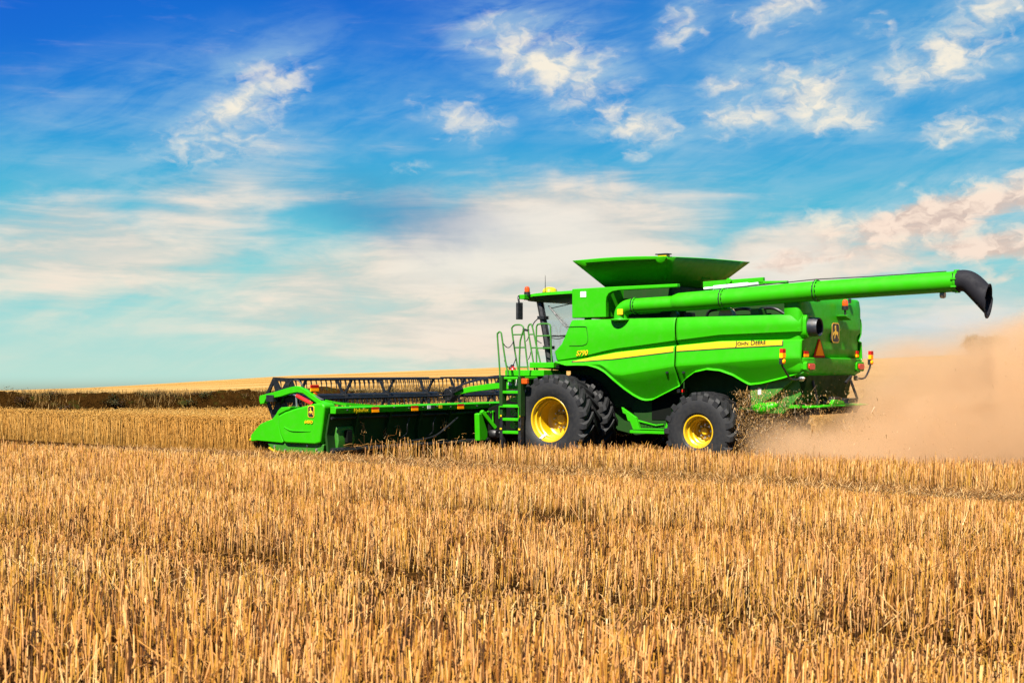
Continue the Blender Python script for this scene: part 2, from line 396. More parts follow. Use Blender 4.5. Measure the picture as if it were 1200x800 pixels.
# rear beacon on its bracket
def beacon(name, c, par, h=.14, r=.075):
    b = MB(); b.lathe([(.001, -.09), (r * .95, -.09), (r, -.05), (r, 0), (r * .9, .0)], c, 18, axis='z', mi=1)
    b.lathe([(r * .88, 0), (r * .9, h * .55), (r * .7, h * .85), (r * .3, h), (.001, h)], c, 18, axis='z', mi=0)
    b.tube([(c[0], c[1], c[2] - .09), (c[0], c[1], c[2] - .2)], .025, 8, 1)
    return b.build(name, [AMBER, BLACK], par)
bk = MB(); bk.prism([(-.20, 3.27), (-.46, 3.21), (-.46, 3.26), (-.30, 3.32), (-.12, 3.30)], -5.89, -6.10, 'x'); bk.build('beacon_bracket', GREEN, hood, bevel=.008)
beacon('beacon', (-6.03, -.29, 3.52), hood)
bl = MB(); bl.box(-5.94, -5.90, -.86, -.76, 3.60, 3.70); bl.build('camera_housing', BLACK, hood, bevel=.01)
# marker lamps on folding arms, both sides
for sy in (1, -1):
    ar = MB(); ar.tube(smoothpath([(-5.80, 1.45 * sy, 1.94), (-5.80, 1.95 * sy, 1.94), (-5.79, 2.25 * sy, 2.14), (-5.78, 2.33 * sy, 2.22), (-5.78, 2.335 * sy, 2.36)], 4), .022, 8)
    ar.lathe([(.001, -.05), (.05, -.04), (.06, 0), (.05, .04), (.001, .05)], (-5.80, 1.45 * sy, 1.94), 12, axis='x', mi=1)
    am = ar.build('marker_arm', [BLACKM, STEEL], combine)
    lm = MB(); lm.box(-5.83, -5.76, 2.335 * sy - .075, 2.335 * sy + .075, 2.47, 2.56, 0); lm.box(-5.83, -5.76, 2.335 * sy - .075, 2.335 * sy + .075, 2.37, 2.468, 1)
    lm.box(-5.81, -5.75, 2.335 * sy - .08, 2.335 * sy + .08, 2.24, 2.368, 2)
    lm.lathe([(.001, -.04), (.045, -.03), (.055, 0)], (-5.812, 2.335 * sy, 2.30), 14, axis='x', mi=1)
    lm.lathe([(.001, .05), (.05, .04), (.058, 0)], (-5.78, 2.335 * sy, 2.30), 14, axis='x', mi=1)
    lm.build('marker_lamp', [REDREF, ORANGE, BLACK], am, bevel=.006)

# --- inner bodies
body = MB()
body.box(-5.6, .25, -1.10, 1.10, 1.25, 3.24); body.box(-5.6, -.3, -1.45, 1.45, 2.9, 3.2)                     # threshing body behind the shields
body.prism([(-5.6, 1.3), (-5.6, 2.4), (-5.84, 2.35), (-5.84, 2.05), (-5.7, 1.5)], -1.2, 1.2)
body.prism([(.25, 1.3), (.25, 2.0), (-2.2, 1.9), (-2.6, .75), (-1.5, .62), (-.4, .85)], -1.0, 1.0)
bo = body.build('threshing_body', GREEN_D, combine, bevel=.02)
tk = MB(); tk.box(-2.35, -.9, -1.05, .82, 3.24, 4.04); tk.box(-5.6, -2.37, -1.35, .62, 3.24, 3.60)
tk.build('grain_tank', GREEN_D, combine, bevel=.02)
dk = MB(); dk.box(-5.5, -.95, .78, 1.48, 3.16, 3.22); dk.build('engine_deck', DARK, combine)
# engine clutter on the deck below the auger
cl = MB(); rr = random.Random(3)
for x in (-3.3, -3.9, -4.5):
    cl.tube(smoothpath([(x, .95, 3.22), (x - .1, 1.0, 3.42), (x - .5, 1.05, 3.44), (x - .8, 1.0, 3.25)], 5), .035, 8, 0)
cl.lathe([(.001, -.1), (.17, -.1), (.19, -.05), (.19, .05), (.17, .1), (.001, .1)], (-3.95, 1.2, 3.30), 20, mi=1)
cl.lathe([(.001, -.06), (.09, -.06), (.10, 0), (.09, .06), (.001, .06)], (-2.7, 1.3, 3.34), 16, mi=2)
cl.box(-4.75, -4.55, .9, 1.3, 3.22, 3.44, 2); cl.box(-3.05, -2.9, 1.0, 1.25, 3.22, 3.40, 3)
cl.build('engine_parts', [BLACKM, mat('tan_filter', (.45, .33, .2), .6), GREEN_M, BLACK], combine, bevel=.008)
# upper cab-side box with its long rail and rounded cut-out
UP = [(-.16, 3.325), (-.16, 4.0), (-1.2, 4.012), (-2.95, 4.02), (-2.95, 3.945), (-1.42, 3.925), (-1.27, 3.905), (-1.17, 3.86), (-1.11, 3.78), (-1.09, 3.68), (-1.09, 3.325)]
us = MB(); us.prism(UP, 1.50, 1.64); us.box(-1.06, -.20, -1.5, 1.49, 3.33, 3.98); us.prism(UP, -1.64, -1.50)
usb = us.build('upper_side_shell', GREEN, combine, bevel=.018)
w = MB(); w.box(-.56, -.40, 1.642, 1.65, 3.80, 3.93, 0); w.build('notice_label', WHITE, usb)
# --- folding tank extension: four flaring flaps
ext = MB(); n = 10
BT = [Vector((-.72, 1.04, 4.03)), Vector((-2.30, 1.04, 4.03)), Vector((-2.30, -1.2, 4.03)), Vector((-.72, -1.2, 4.03))]
TP = [Vector((-.33, 1.86, 4.62)), Vector((-2.80, 1.86, 4.60)), Vector((-2.86, -2.05, 4.72)), Vector((-.33, -1.95, 4.72))]
for k in range(4):
    b0, b1, t0, t1 = BT[k], BT[(k + 1) % 4], TP[k], TP[(k + 1) % 4]; up_ = .035 if k in (0, 2) else .02
    ra, rb_, rc = [], [], []
    for t in np.linspace(0, 1, n):
        lo = b0.lerp(b1, t); hi = t0.lerp(t1, t) + Vector((0, 0, up_ * math.sin(math.pi * t)))
        ra.append(tuple(lo)); rb_.append(tuple(lo.lerp(hi, .5))); rc.append(tuple(hi))
    ext.grid([ra, rb_, rc], flip=True)
ex_o = ext.build('tank_extension', GREEN, combine, smooth=12, solid=.02, ctr=(-2.5, 0, 4.6))
for (t, k) in ((1.25, .38), (1.75, .78)):
    x = -2.32 - .38 * k - .03; y = .1 - 1.1 * (t - .7); z = 4.03 + .70 * k
    hd = MB(); hd.tube([(x - .03, y + .17, z + .07), (x, y + .17, z - .05), (x, y - .17, z - .05), (x - .03, y - .17, z + .07)], .014, 6); hd.build('flap_handle', GREEN, ex_o)

tp = MB(); tp.box(-2.78, -2.56, 1.66, 1.82, 4.60, 4.66, 0); tp.box(-2.82, -2.50, 1.64, 1.84, 4.66, 4.685, 1); tp.build('tank_sensor', [DECAL_Y, BLUEGREY], ex_o, bevel=.01)
# rails and cylinder behind the auger at the tank's tail
tl = MB(); tl.beam((-3.40, 1.25, 3.99), (-4.85, 1.25, 4.03), .10, .15); tl.beam((-4.7, 1.25, 4.0), (-5.4, 1.25, 3.98), .10, .06)
tl.lathe([(.001, -.03), (.06, -.03), (.07, 0), (.06, .03), (.001, .03)], (-4.05, 1.33, 4.05), 12)
tl.build('tank_rail', GREEN, combine, bevel=.01)
cy = MB(); cy.tube([(-3.50, 1.42, 3.90), (-3.72, 1.42, 3.91), (-3.74, 1.42, 3.91), (-4.55, 1.42, 3.95), (-4.57, 1.42, 3.95), (-4.8, 1.42, 3.965)], [.03, .03, .05, .05, .03, .03], 12)
cy.build('hydraulic_cylinder', mat('white_cylinder', (.7, .72, .74), .3, .2, .3), combine)

# --- unloading auger
aug = empty('unloading_auger', (0, 0, 0), parent=combine)
AY = 1.62
def apt(x, dz=0): return (x, AY, np.interp(-x, [1.7, 3.2, 4.1, 6.2, 9.1], [3.56, 3.60, 3.655, 3.75, 3.835]) + dz)
el = MB(); el.tube(smoothpath([(-1.50, AY, 3.22), (-1.50, AY, 3.36), (-1.54, AY, 3.46), (-1.64, AY, 3.53), apt(-1.82)], 6), [.17] * 25, 22)
el.lathe([(.001, 3.235), (.24, 3.235), (.25, 3.255), (.24, 3.28), (.17, 3.28)], (-1.50, AY, 0), 24, axis='z')
el.build('elbow', GREEN, aug)
dl = MB(); dl.prism([(a, b) for a, b in rrect(-1.57, 3.43, .15, .13, .015, 2)], AY + .172, AY + .178); dl.build('warning_label', DECAL_Y, aug)
def flange(x, r, name):
    f = MB(); c = apt(x); f.lathe([(r - .01, -.03), (r + .025, -.03), (r + .025, .0), (r - .01, .0)], c, 30, axis='x', mi=0)
    f.lathe([(r - .01, .003), (r + .02, .003), (r + .02, .026), (r - .01, .026)], c, 30, axis='x', mi=1)
    for k in range(14):
        a = 2 * math.pi * k / 14; f.box(c[0] - .045, c[0] + .035, c[1] + (r + .008) * math.cos(a) - .012, c[1] + (r + .008) * math.cos(a) + .012, c[2] + (r + .008) * math.sin(a) - .012, c[2] + (r + .008) * math.sin(a) + .012, 1)
    f.build('pipe_flange', [GREEN, BLACKM], aug)
t1 = MB(); t1.tube([apt(-1.82), apt(-2.5), apt(-3.20)], .165, 28); t1.build('inner_pipe', GREEN, aug)
t2 = MB(); t2.tube([apt(-2.84, -.04), apt(-2.90, .0), apt(-3.0, .02), apt(-3.2, .02), apt(-4.08), apt(-5.0), apt(-6.2)], [.15, .185, .20, .205, .205, .205, .205], 30); t2.build('pipe_shroud', GREEN, aug)
t3 = MB(); t3.tube([apt(-6.2), apt(-7.2), apt(-8.2), apt(-9.10)], .20, 30); t3.build('outer_pipe', GREEN, aug)
flange(-1.86, .165, 'a'); flange(-4.08, .205, 'b'); flange(-6.22, .203, 'c')
ln = MB(); ln.tube([apt(-4.2, .215), apt(-6.2, .24), apt(-7.4, .215), apt(-8.9, .21)], .012, 6, 0); ln.tube([apt(-1.95, -.18), apt(-2.5, -.17)], .018, 6, 1)
ln.tube([(-3.95, AY + .02, 3.42), (-4.3, AY + .02, 3.43)], .02, 6, 1)
ln.build('hydraulic_line', [BLACK, GREEN], aug)
sp = MB(); path = smoothpath([apt(-9.08), (-9.24, AY, 3.845), (-9.38, AY, 3.79), (-9.55, AY, 3.62), (-9.78, AY, 3.37), (-10.0, AY, 3.12)], 6)
N = len(path); rad = [.205 + .015 * i / (N - 1) for i in range(N)]
sp.tube(path, rad, 28, caps=False)
sp.v = [(x, y, z) if x > -9.70 - .12 * (z - 3.4) else (-9.70 - .12 * (z - (x + 9.70) - 3.4), y, z - (x + 9.70)) for x, y, z in sp.v]
so = sp.build('spout', BOOT, aug, solid=.02, ctr=(-9.45, AY, 3.7))
tb_ = MB(); tb_.lathe([(.202, -.03), (.212, -.03), (.212, .01), (.202, .01)], apt(-9.10), 30, axis='x')
for k in range(9):
    a = 2 * math.pi * k / 9 + .2; c = apt(-9.12); tb_.box(c[0] - .03, c[0] + .07, c[1] + .212 * math.cos(a) - .016, c[1] + .212 * math.cos(a) + .016, c[2] + .212 * math.sin(a) - .016, c[2] + .212 * math.sin(a) + .016)
tb_.build('spout_clamp', GREEN, aug)
wl = MB(); wl.lathe([(.001, -.04), (.06, -.04), (.07, 0), (.06, .05), (.001, .05)], (-8.83, AY - .02, 3.585), 14, axis='x'); wl.tube([(-8.83, AY, 3.585), (-8.83, AY, 3.66)], .012, 6)
wl.build('work_light', mat('lamp_body', (.2, .17, .12), .4), aug)

# --- cab
cab = empty('cab', (0, 0, 0), parent=combine)
rf = MB(); rows = []
for i, (x, zt, zb) in enumerate(((1.56, 3.895, 3.83), (1.50, 3.94, 3.79), (1.2, 3.965, 3.755), (.7, 3.985, 3.73), (.2, 3.995, 3.70), (-.15, 4.0, 3.66))):
    hw = 1.26 - .10 * max(0, (x - 1.2) / .36) ** 2
    rows.append([(x, y, z) for (y, z) in ((0, zb), (.9 * hw, zb), (.985 * hw, zt - .085), (hw, zt - .075), (hw * .99, zt - .012), (hw * .93, zt), (0, zt + .01), (-hw * .93, zt), (-hw * .99, zt - .012), (-hw, zt - .075), (-.985 * hw, zt - .085), (-.9 * hw, zb), (0, zb))])
rf.grid(rows, flip=False); nr = len(rows[0]); rf._add(rows[0], [tuple(range(nr - 1))]); rf._add(rows[-1], [tuple(range(nr - 2, -1, -1))])
# underside gets black plastic
for i, f in enumerate(rf.f):
    zc_ = sum(rf.v[k][2] for k in f) / len(f); xs_ = sum(rf.v[k][0] for k in f) / len(f)
    if i < 60 and (i % 12) in (0, 1, 2, 9, 10, 11): rf.mi[i] = 1
rf.build('cab_roof', [GREEN, BLACK], cab, smooth=40)
fl = MB(); fl.box(-.15, .95, -1.0, 1.0, 2.18, 2.30); fl.build('cab_floor', BLACK, cab)
# glazing: windscreen, side windows
ws = MB(); ws.grid([[(np.interp(z, [2.3, 3.0, 3.8], [.93, 1.10, 1.26]) + .10 * (1 - (y / .95) ** 2), y, z) for z in np.linspace(2.3, 3.8, 8)] for y in np.linspace(.95, -.95, 12)])
ws.build('windscreen', GLASS, cab)
for sy in (1, -1):
    sd = MB(); sd.grid([[(x0, 1.0 * sy, 2.3), (x1, 1.0 * sy, 3.8)] for x0, x1 in zip(np.linspace(.88, -.14, 4), np.linspace(1.22, -.14, 4))], flip=(sy < 0))
    sd.build('side_window', GLASS, cab)
    pl = MB(); pl.tube(smoothpath([(.90, 1.0 * sy, 2.25), (1.03, 1.0 * sy, 3.0), (1.22, 1.0 * sy, 3.85)], 5), [.085] * 11, 8); pl.build('front_pillar', BLACK, cab)
    pl = MB(); pl.box(-.155, -.10, .955 * sy, 1.02 * sy, 2.25, 3.8); pl.build('rear_pillar', BLACK, cab)
sk = MB(); sk.prism([(.55, 2.36), (.78, 2.30), (.88, 2.24), (.70, 2.20), (.3, 2.2), (.3, 2.36)], 1.0, 1.06); sk.build('door_sill', BLACK, cab, bevel=.01)
# interior: seat, console, steering column (kept low as in the photo)
st = MB(); st.box(-.05, .40, -.28, .28, 2.62, 2.74); st.box(-.08, .08, -.26, .26, 2.74, 3.28); st.box(.05, .30, -.2, .2, 2.3, 2.62); st.build('operator_seat', BLACK, cab, bevel=.04)
stc = MB(); stc.tube([(.85, 0, 2.3), (.62, 0, 2.86)], .05, 10); stc.tube([(.62 + .06 * math.sin(a), .19 * math.cos(a), 2.88 + .16 * math.sin(a)) for a in np.linspace(0, 2 * math.pi, 20, endpoint=False)], .015, 6, closed=True); stc.build('steering_wheel', BLACK, cab)
# door grab bars and hinges
gb = MB(); gb.tube([(.92, 1.04, 3.66), (.50, 1.05, 3.22), (.10, 1.06, 2.90)], .016, 6); gb.tube([(.86, 1.04, 3.60), (.14, 1.06, 2.98)], .012, 6); gb.tube([(-.1, 1.05, 3.22), (.25, 1.05, 2.92)], .011, 6)
gb.tube([(1.02, 1.05, 2.94), (.62, 1.06, 2.93), (.1, 1.06, 2.95)], .022, 6); gb.tube(smoothpath([(.9, 1.05, 2.92), (.65, 1.06, 2.86), (.4, 1.06, 2.92)], 4), .01, 5); gb.tube([(.85, 1.04, 3.60), (.1, 1.04, 3.72)], .01, 5)
gb.build('door_strut', BLACKM, cab)
bx = MB(); bx.box(1.0, 1.2, .92, 1.12, 3.34, 3.42); bx.box(.82, 1.02, .92, 1.14, 2.62, 2.70); bx.tube(smoothpath([(1.22, 1.06, 3.36), (1.34, 1.1, 3.2), (1.28, 1.1, 2.9), (1.1, 1.08, 2.76)], 5), .015, 6); bx.build('pillar_fitting', BLACK, cab, bevel=.01)
# lights under the roof's edge, beacon, mirror, antenna, receiver
beacon('beacon', (1.38, 1.28, 4.00), cab, .135, .075)
mi = MB(); mi.tube(smoothpath([(1.40, 1.20, 3.86), (1.50, 1.42, 3.90), (1.48, 1.5, 3.84), (1.46, 1.5, 3.74)], 4), .025, 8, 0); mi.box(1.34, 1.5, 1.25, 1.45, 3.82, 3.93, 1)
ma = mi.build('mirror_arm', [BLACK, GREEN], cab, bevel=.01)
mh = MB(); mh.prism([(1.40, 1.42), (1.43, 1.40), (1.505, 1.56), (1.49, 1.59), (1.44, 1.57)], 3.33, 3.74, 'z'); mh.build('mirror', BLACK, cab, bevel=.03)
an = MB(); an.tube([(1.22, .75, 3.96), (1.22, .75, 4.42)], [.012, .005], 6); an.build('antenna', BLACKM, cab)
gp = MB(); gp.lathe([(.17, -.04), (.19, 0), (.17, .07), (.10, .115), (.001, .125)], (1.40, .30, 4.04), 24, axis='z'); gp.build('position_receiver', DECAL_Y, cab)

# --- platform, ladder and handrails on the left front
plat = MB(); plat.box(.30, 1.0, .95, 1.72, 2.17, 2.30); plat.box(.42, 1.55, 1.0, 1.95, 1.98, 2.12); plat.box(1.02, 1.55, .95, 1.9, 1.66, 1.98, 1)
plat.beam((1.35, 1.0, 1.8), (1.35, 2.06, 1.9), .2, .12); plat.box(.62, 1.22, 1.9, 2.52, 1.905, 1.965)
po = plat.build('platform', [GREEN, GREEN], combine, bevel=.015)
for xx, zz in ((1.43, 1.83), (1.24, 1.83), (1.09, 1.86)):
    b = MB(); b.box(xx - .055, xx + .055, 1.902, 1.908, zz - .075, zz + .085, 0); b.box(xx - .055, xx + .055, 1.902, 1.908, zz + .088, zz + .115, 1); b.build('warning_label', [WHITE, ORANGE], po)
tlp = MB(); tlp.box(.44, .60, 2.50, 2.60, 1.80, 1.93); tlp.build('turn_signal', AMBER, po, bevel=.02)
lad = empty('ladder', (-.30, .42, 0), parent=combine)
for xx in (1.495, .965):
    u = MB(); u.box(xx - .045, xx + .045, 2.0, 2.16, 1.06, 1.97, 0); u.box(xx - .04, xx + .04, 2.02, 2.15, .28, 1.06, 1)
    u.box(xx - .028, xx + .028, 2.164, 2.166, .74, .78, 2); u.box(xx - .028, xx + .028, 2.164, 2.166, 1.04, 1.08, 2)
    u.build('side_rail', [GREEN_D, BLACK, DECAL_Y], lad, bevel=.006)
for zz in (.68, .98, 1.29, 1.61):
    s_ = MB(); s_.box(1.0, 1.46, 1.92, 2.15, zz - .035, zz + .03); s_.build('step', GREEN, lad, bevel=.012)
for zz in (.84, 1.14, 1.46):
    g = MB()
    for k in (-1, 0, 1): g.tube(smoothpath([(1.36, 1.93, zz + k * .045), (1.22, 1.90, zz + k * .06), (1.03, 1.93, zz + k * .045)], 4), .013, 6)
    g.tube([(1.36, 1.93, zz - .05), (1.38, 1.93, zz), (1.36, 1.93, zz + .05)], .013, 6); g.tube([(1.20, 1.90, zz - .06), (1.20, 1.90, zz + .06)], .013, 6); g.build('step_guard', GREEN, lad)
fr_ = MB(); fr_.tube([(1.52, 2.19, 1.0), (1.52, 2.19, 1.27), (.96, 2.19, 1.27), (.96, 2.19, 1.0)], .016, 7); fr_.build('step_frame', GREEN, lad)
def rail(name, pts, rungs=(), r=.020, m=GREEN_M):
    b = MB(); b.tube(smoothpath(pts, 4), r, 8)
    for a, c in rungs: b.tube([a, c], r * .85, 8)
    return b.build(name, m, combine)
LR = rail('handrail', [(1.53, 2.1, 1.31), (1.58, 2.1, 2.2), (1.64, 2.1, 2.90), (1.62, 2.1, 2.98), (1.58, 2.1, 3.01), (1.53, 2.1, 2.98), (1.51, 2.1, 2.88), (1.42, 2.1, 2.40), (1.33, 2.1, 2.0)]); LR.location = (-.30, .42, 0)
rail('handrail', [(1.02, 2.1, 1.34), (1.01, 2.1, 2.0), (.99, 2.1, 2.68), (.95, 2.1, 2.88), (.88, 2.1, 3.05)]).location = (-.30, .42, 0)
Z2 = lambda x0, x1, z: ((x0, 1.5, z), (x1, 1.5, z))
rail('handrail', [(1.45, 1.5, 1.96), (1.57, 1.5, 2.5), (1.67, 1.5, 3.06), (1.66, 1.5, 3.15), (1.58, 1.5, 3.2), (1.42, 1.5, 3.2), (1.34, 1.5, 3.15), (1.32, 1.5, 3.05), (1.25, 1.5, 2.5), (1.17, 1.5, 2.0)], (Z2(1.64, 1.31, 2.97), Z2(1.58, 1.27, 2.66), Z2(1.49, 1.19, 2.19)))
rail('handrail', [(.98, 1.5, 2.02), (1.10, 1.5, 2.6), (1.19, 1.5, 3.06), (1.18, 1.5, 3.17), (1.13, 1.5, 3.21), (1.07, 1.5, 3.15), (.95, 1.5, 2.7), (.82, 1.5, 2.24)], (Z2(1.17, 1.03, 2.97), Z2(1.1, .94, 2.65)))
rail('handrail', [(.94, 1.5, 2.04), (.95, 1.5, 2.6), (.95, 1.5, 3.08), (.93, 1.5, 3.18), (.86, 1.5, 3.21), (.62, 1.5, 3.21), (.55, 1.5, 3.17), (.54, 1.5, 3.05), (.52, 1.5, 2.6), (.50, 1.5, 2.10)], (Z2(.95, .54, 2.93), Z2(.95, .52, 2.64), Z2(.95, .51, 2.18)))
chn = MB()
for a, b, sag in (((1.20, 2.52, 2.80), (1.62, 1.5, 2.82), .16), ((1.14, 2.52, 2.36), (1.55, 1.5, 2.42), .22), ((1.30, 1.5, 2.85), (1.17, 1.5, 2.95), .08), ((1.26, 1.5, 2.45), (1.10, 1.5, 2.6), .14), ((1.2, 1.5, 2.2), (.9, 1.5, 2.15), .16)):
    a, b = Vector(a), Vector(b); chn.tube([a.lerp(b, t) - Vector((0, 0, sag * 4 * t * (1 - t))) for t in np.linspace(0, 1, 12)], .011, 5)
chn.build('safety_chain', CHAIN, combine)
hk = MB(); hk.lathe([(.001, 0), (.03, .0), (.035, .03), (.001, .05)], (1.27, 1.5, 3.06), 8, axis='z'); hk.beam((1.34, 1.5, 3.09), (1.18, 1.5, 3.06), .05, .05); hk.build('rail_latch', BLACK, combine)

# --- chassis, axles, feeder house, cleaning screen, chopper
ch = MB(); ch.tube([(0, -1.62, 1.0), (0, 1.62, 1.0)], .17, 14); ch.box(-.25, .25, -.9, .9, .75, 1.5); ch.tube([(-3.6, -1.5, .82), (-3.6, 1.5, .82)], .11, 12); ch.box(-3.75, -3.45, -.5, .5, .7, 1.3)
ch.build('axle', GREEN_D, combine, bevel=.02)
fh = MB(); fh.prism([(-.2, 1.15), (-.2, 2.05), (.9, 1.95), (3.12, 1.15), (3.12, .35)], -.78, .58); fh.build('feeder_house', DARK, combine, bevel=.02)  # green housing coloured near-black, its shade put into the colour
fw = MB(); fw.box(-.5, .45, 1.0, 1.62, 2.16, 2.24); fw.prism([(1.0, 2.3), (1.0, 2.16), (.3, 2.1), (-.5, 2.16), (-1.1, 2.05), (-1.5, 1.7), (-1.75, 1.45), (-1.95, 1.5), (-2.3, 2.3)], 1.0, 1.16); fw.build('wheel_arch', DARK, combine)  # arch shade put into the colour; flat slab added to darken a gap
sc_ = MB(); sc_.prism([(-1.72, 1.62), (-2.95, 1.72), (-2.95, .92), (-2.35, .86), (-2.0, .90), (-1.65, 1.0), (-1.5, 1.25)], 1.12, 1.20, mi=0)
sc_.prism([(-2.05, 1.55), (-2.85, 1.60), (-2.85, 1.0), (-2.05, 1.0)], 1.202, 1.215, mi=1)
scp = sc_.build('cleaning_door', [GREEN_D, DARK], combine, bevel=.01)
lb = MB(); lb.box(-2.78, -2.70, 1.205, 1.211, 1.62, 1.70, 0); lb.box(-2.9, -2.8, 1.205, 1.211, 1.63, 1.69, 1); lb.build('warning_label', [WHITE, REDREF], scp)
sf = MB(); sf.prism([(-1.43, 1.28), (-1.47, 1.15), (-1.55, 1.12), (-1.60, .98), (-1.66, .96), (-1.74, .78), (-1.92, .78), (-1.84, 1.0), (-1.82, 1.05)], 1.44, 1.52)
sf.box(-2.98, -1.66, 1.40, 1.53, .70, .765); sf.box(-2.95, -1.86, 1.42, 1.50, .785, .81); sf.prism([(-2.55, .80), (-2.65, .80), (-2.72, 1.0), (-2.62, 1.0)], 1.44, 1.52)
sf.prism([(-1.84, 1.0), (-2.3, .90), (-2.5, .93), (-2.5, .90), (-2.3, .87), (-1.84, .96)], 1.43, 1.47)
sfo = sf.build('service_step', GREEN, combine, bevel=.006)
gr = MB(); gr.box(-2.6, -1.84, 1.40, 1.425, .80, .93, 0)
for k in range(20): gr.box(-1.87 - k * .038, -1.86 - k * .038, 1.425, 1.435, .81, .925, 1)
for k in range(4): gr.box(-2.6, -1.84, 1.436, 1.44, .82 + k * .03, .826 + k * .03, 1)
gr.build('grille', [DARK, GREEN_M], combine)
cp = MB(); cp.prism([(-4.58, 1.9), (-5.62, 2.1), (-5.62, 1.94), (-5.12, 1.54), (-4.62, 1.30)], 1.30, 1.40); cp.prism([(-4.6, 1.9), (-5.6, 2.1), (-5.7, 1.6), (-5.3, 1.2), (-4.6, 1.2)], -1.35, 1.25)
cpo = cp.build('straw_chopper', GREEN_M, combine, bevel=.015)
lb = MB(); lb.box(-4.86, -4.78, 1.402, 1.408, 1.60, 1.74); lb.build('notice_label', WHITE, cpo)
sd_ = MB()
sd_.prism([(-5.1, 1.30), (-6.15, 1.34), (-6.15, 1.37), (-5.1, 1.40)], -1.3, 1.25, mi=0)            # spreader deck
sd_.prism([(-6.2, .35), (-6.25, 1.2), (-5.6, 1.35), (-5.35, 1.2)], 1.30, 1.44, 'z', 1) if False else None
sdo = sd_.build('spreader_deck', GREEN, combine, bevel=.01)
cap = MB(); cap.tube(smoothpath([(-4.80, 1.62, 1.33), (-4.95, 1.66, 1.31), (-5.15, 1.66, 1.34), (-5.34, 1.62, 1.40)], 4), [.03, .075, .1, .11, .115, .12, .12, .115, .11, .10, .09, .07, .03], 12); cap.build('spreader_cap', GREEN, combine)
text('lettering', 'PowerCast', .085, DECAL_Y, cpo, (-4.86, 1.80, 1.29), (-1, 0, .08), (0, 0, 1), .003) if False else None
vn = MB()
for y in (-1.0, -.6, -.2, .2, .6, 1.0): vn.prism([(-5.2, 1.30), (-6.1, 1.33), (-6.0, 1.18), (-5.3, 1.16)], y - .012, y + .012)
vn.tube([(-5.9, -.9, 1.9), (-6.02, -.98, 1.5), (-6.0, -1.0, 1.40)], .03, 8); vn.tube([(-5.8, .9, 1.9), (-5.9, .86, 1.42)], .035, 8); vn.beam((-6.0, -.7, 1.99), (-5.95, -.5, 1.84), .05, .05)
vn.box(-6.0, -5.8, -1.0, -.55, 1.40, 1.50); vn.box(-6.05, -5.8, .0, .35, 1.42, 1.55)
vn.build('spreader_vane', BLACKM, combine, bevel=.006)
rl = MB(); rl.prism([(.2, 1.40), (.9, 1.40), (.75, 1.50), (.3, 1.47)], -6.16, -6.24, 'x'); rl.build('deflector', GREEN, combine, bevel=.01)
tr_ = MB(); tr_.lathe([(.001, -.03), (.03, -.03), (.04, 0), (.03, .03), (.001, .03)], (-5.86, 1.5, 1.95), 10, axis='x'); tr_.build('hitch_ball', STEEL, combine)

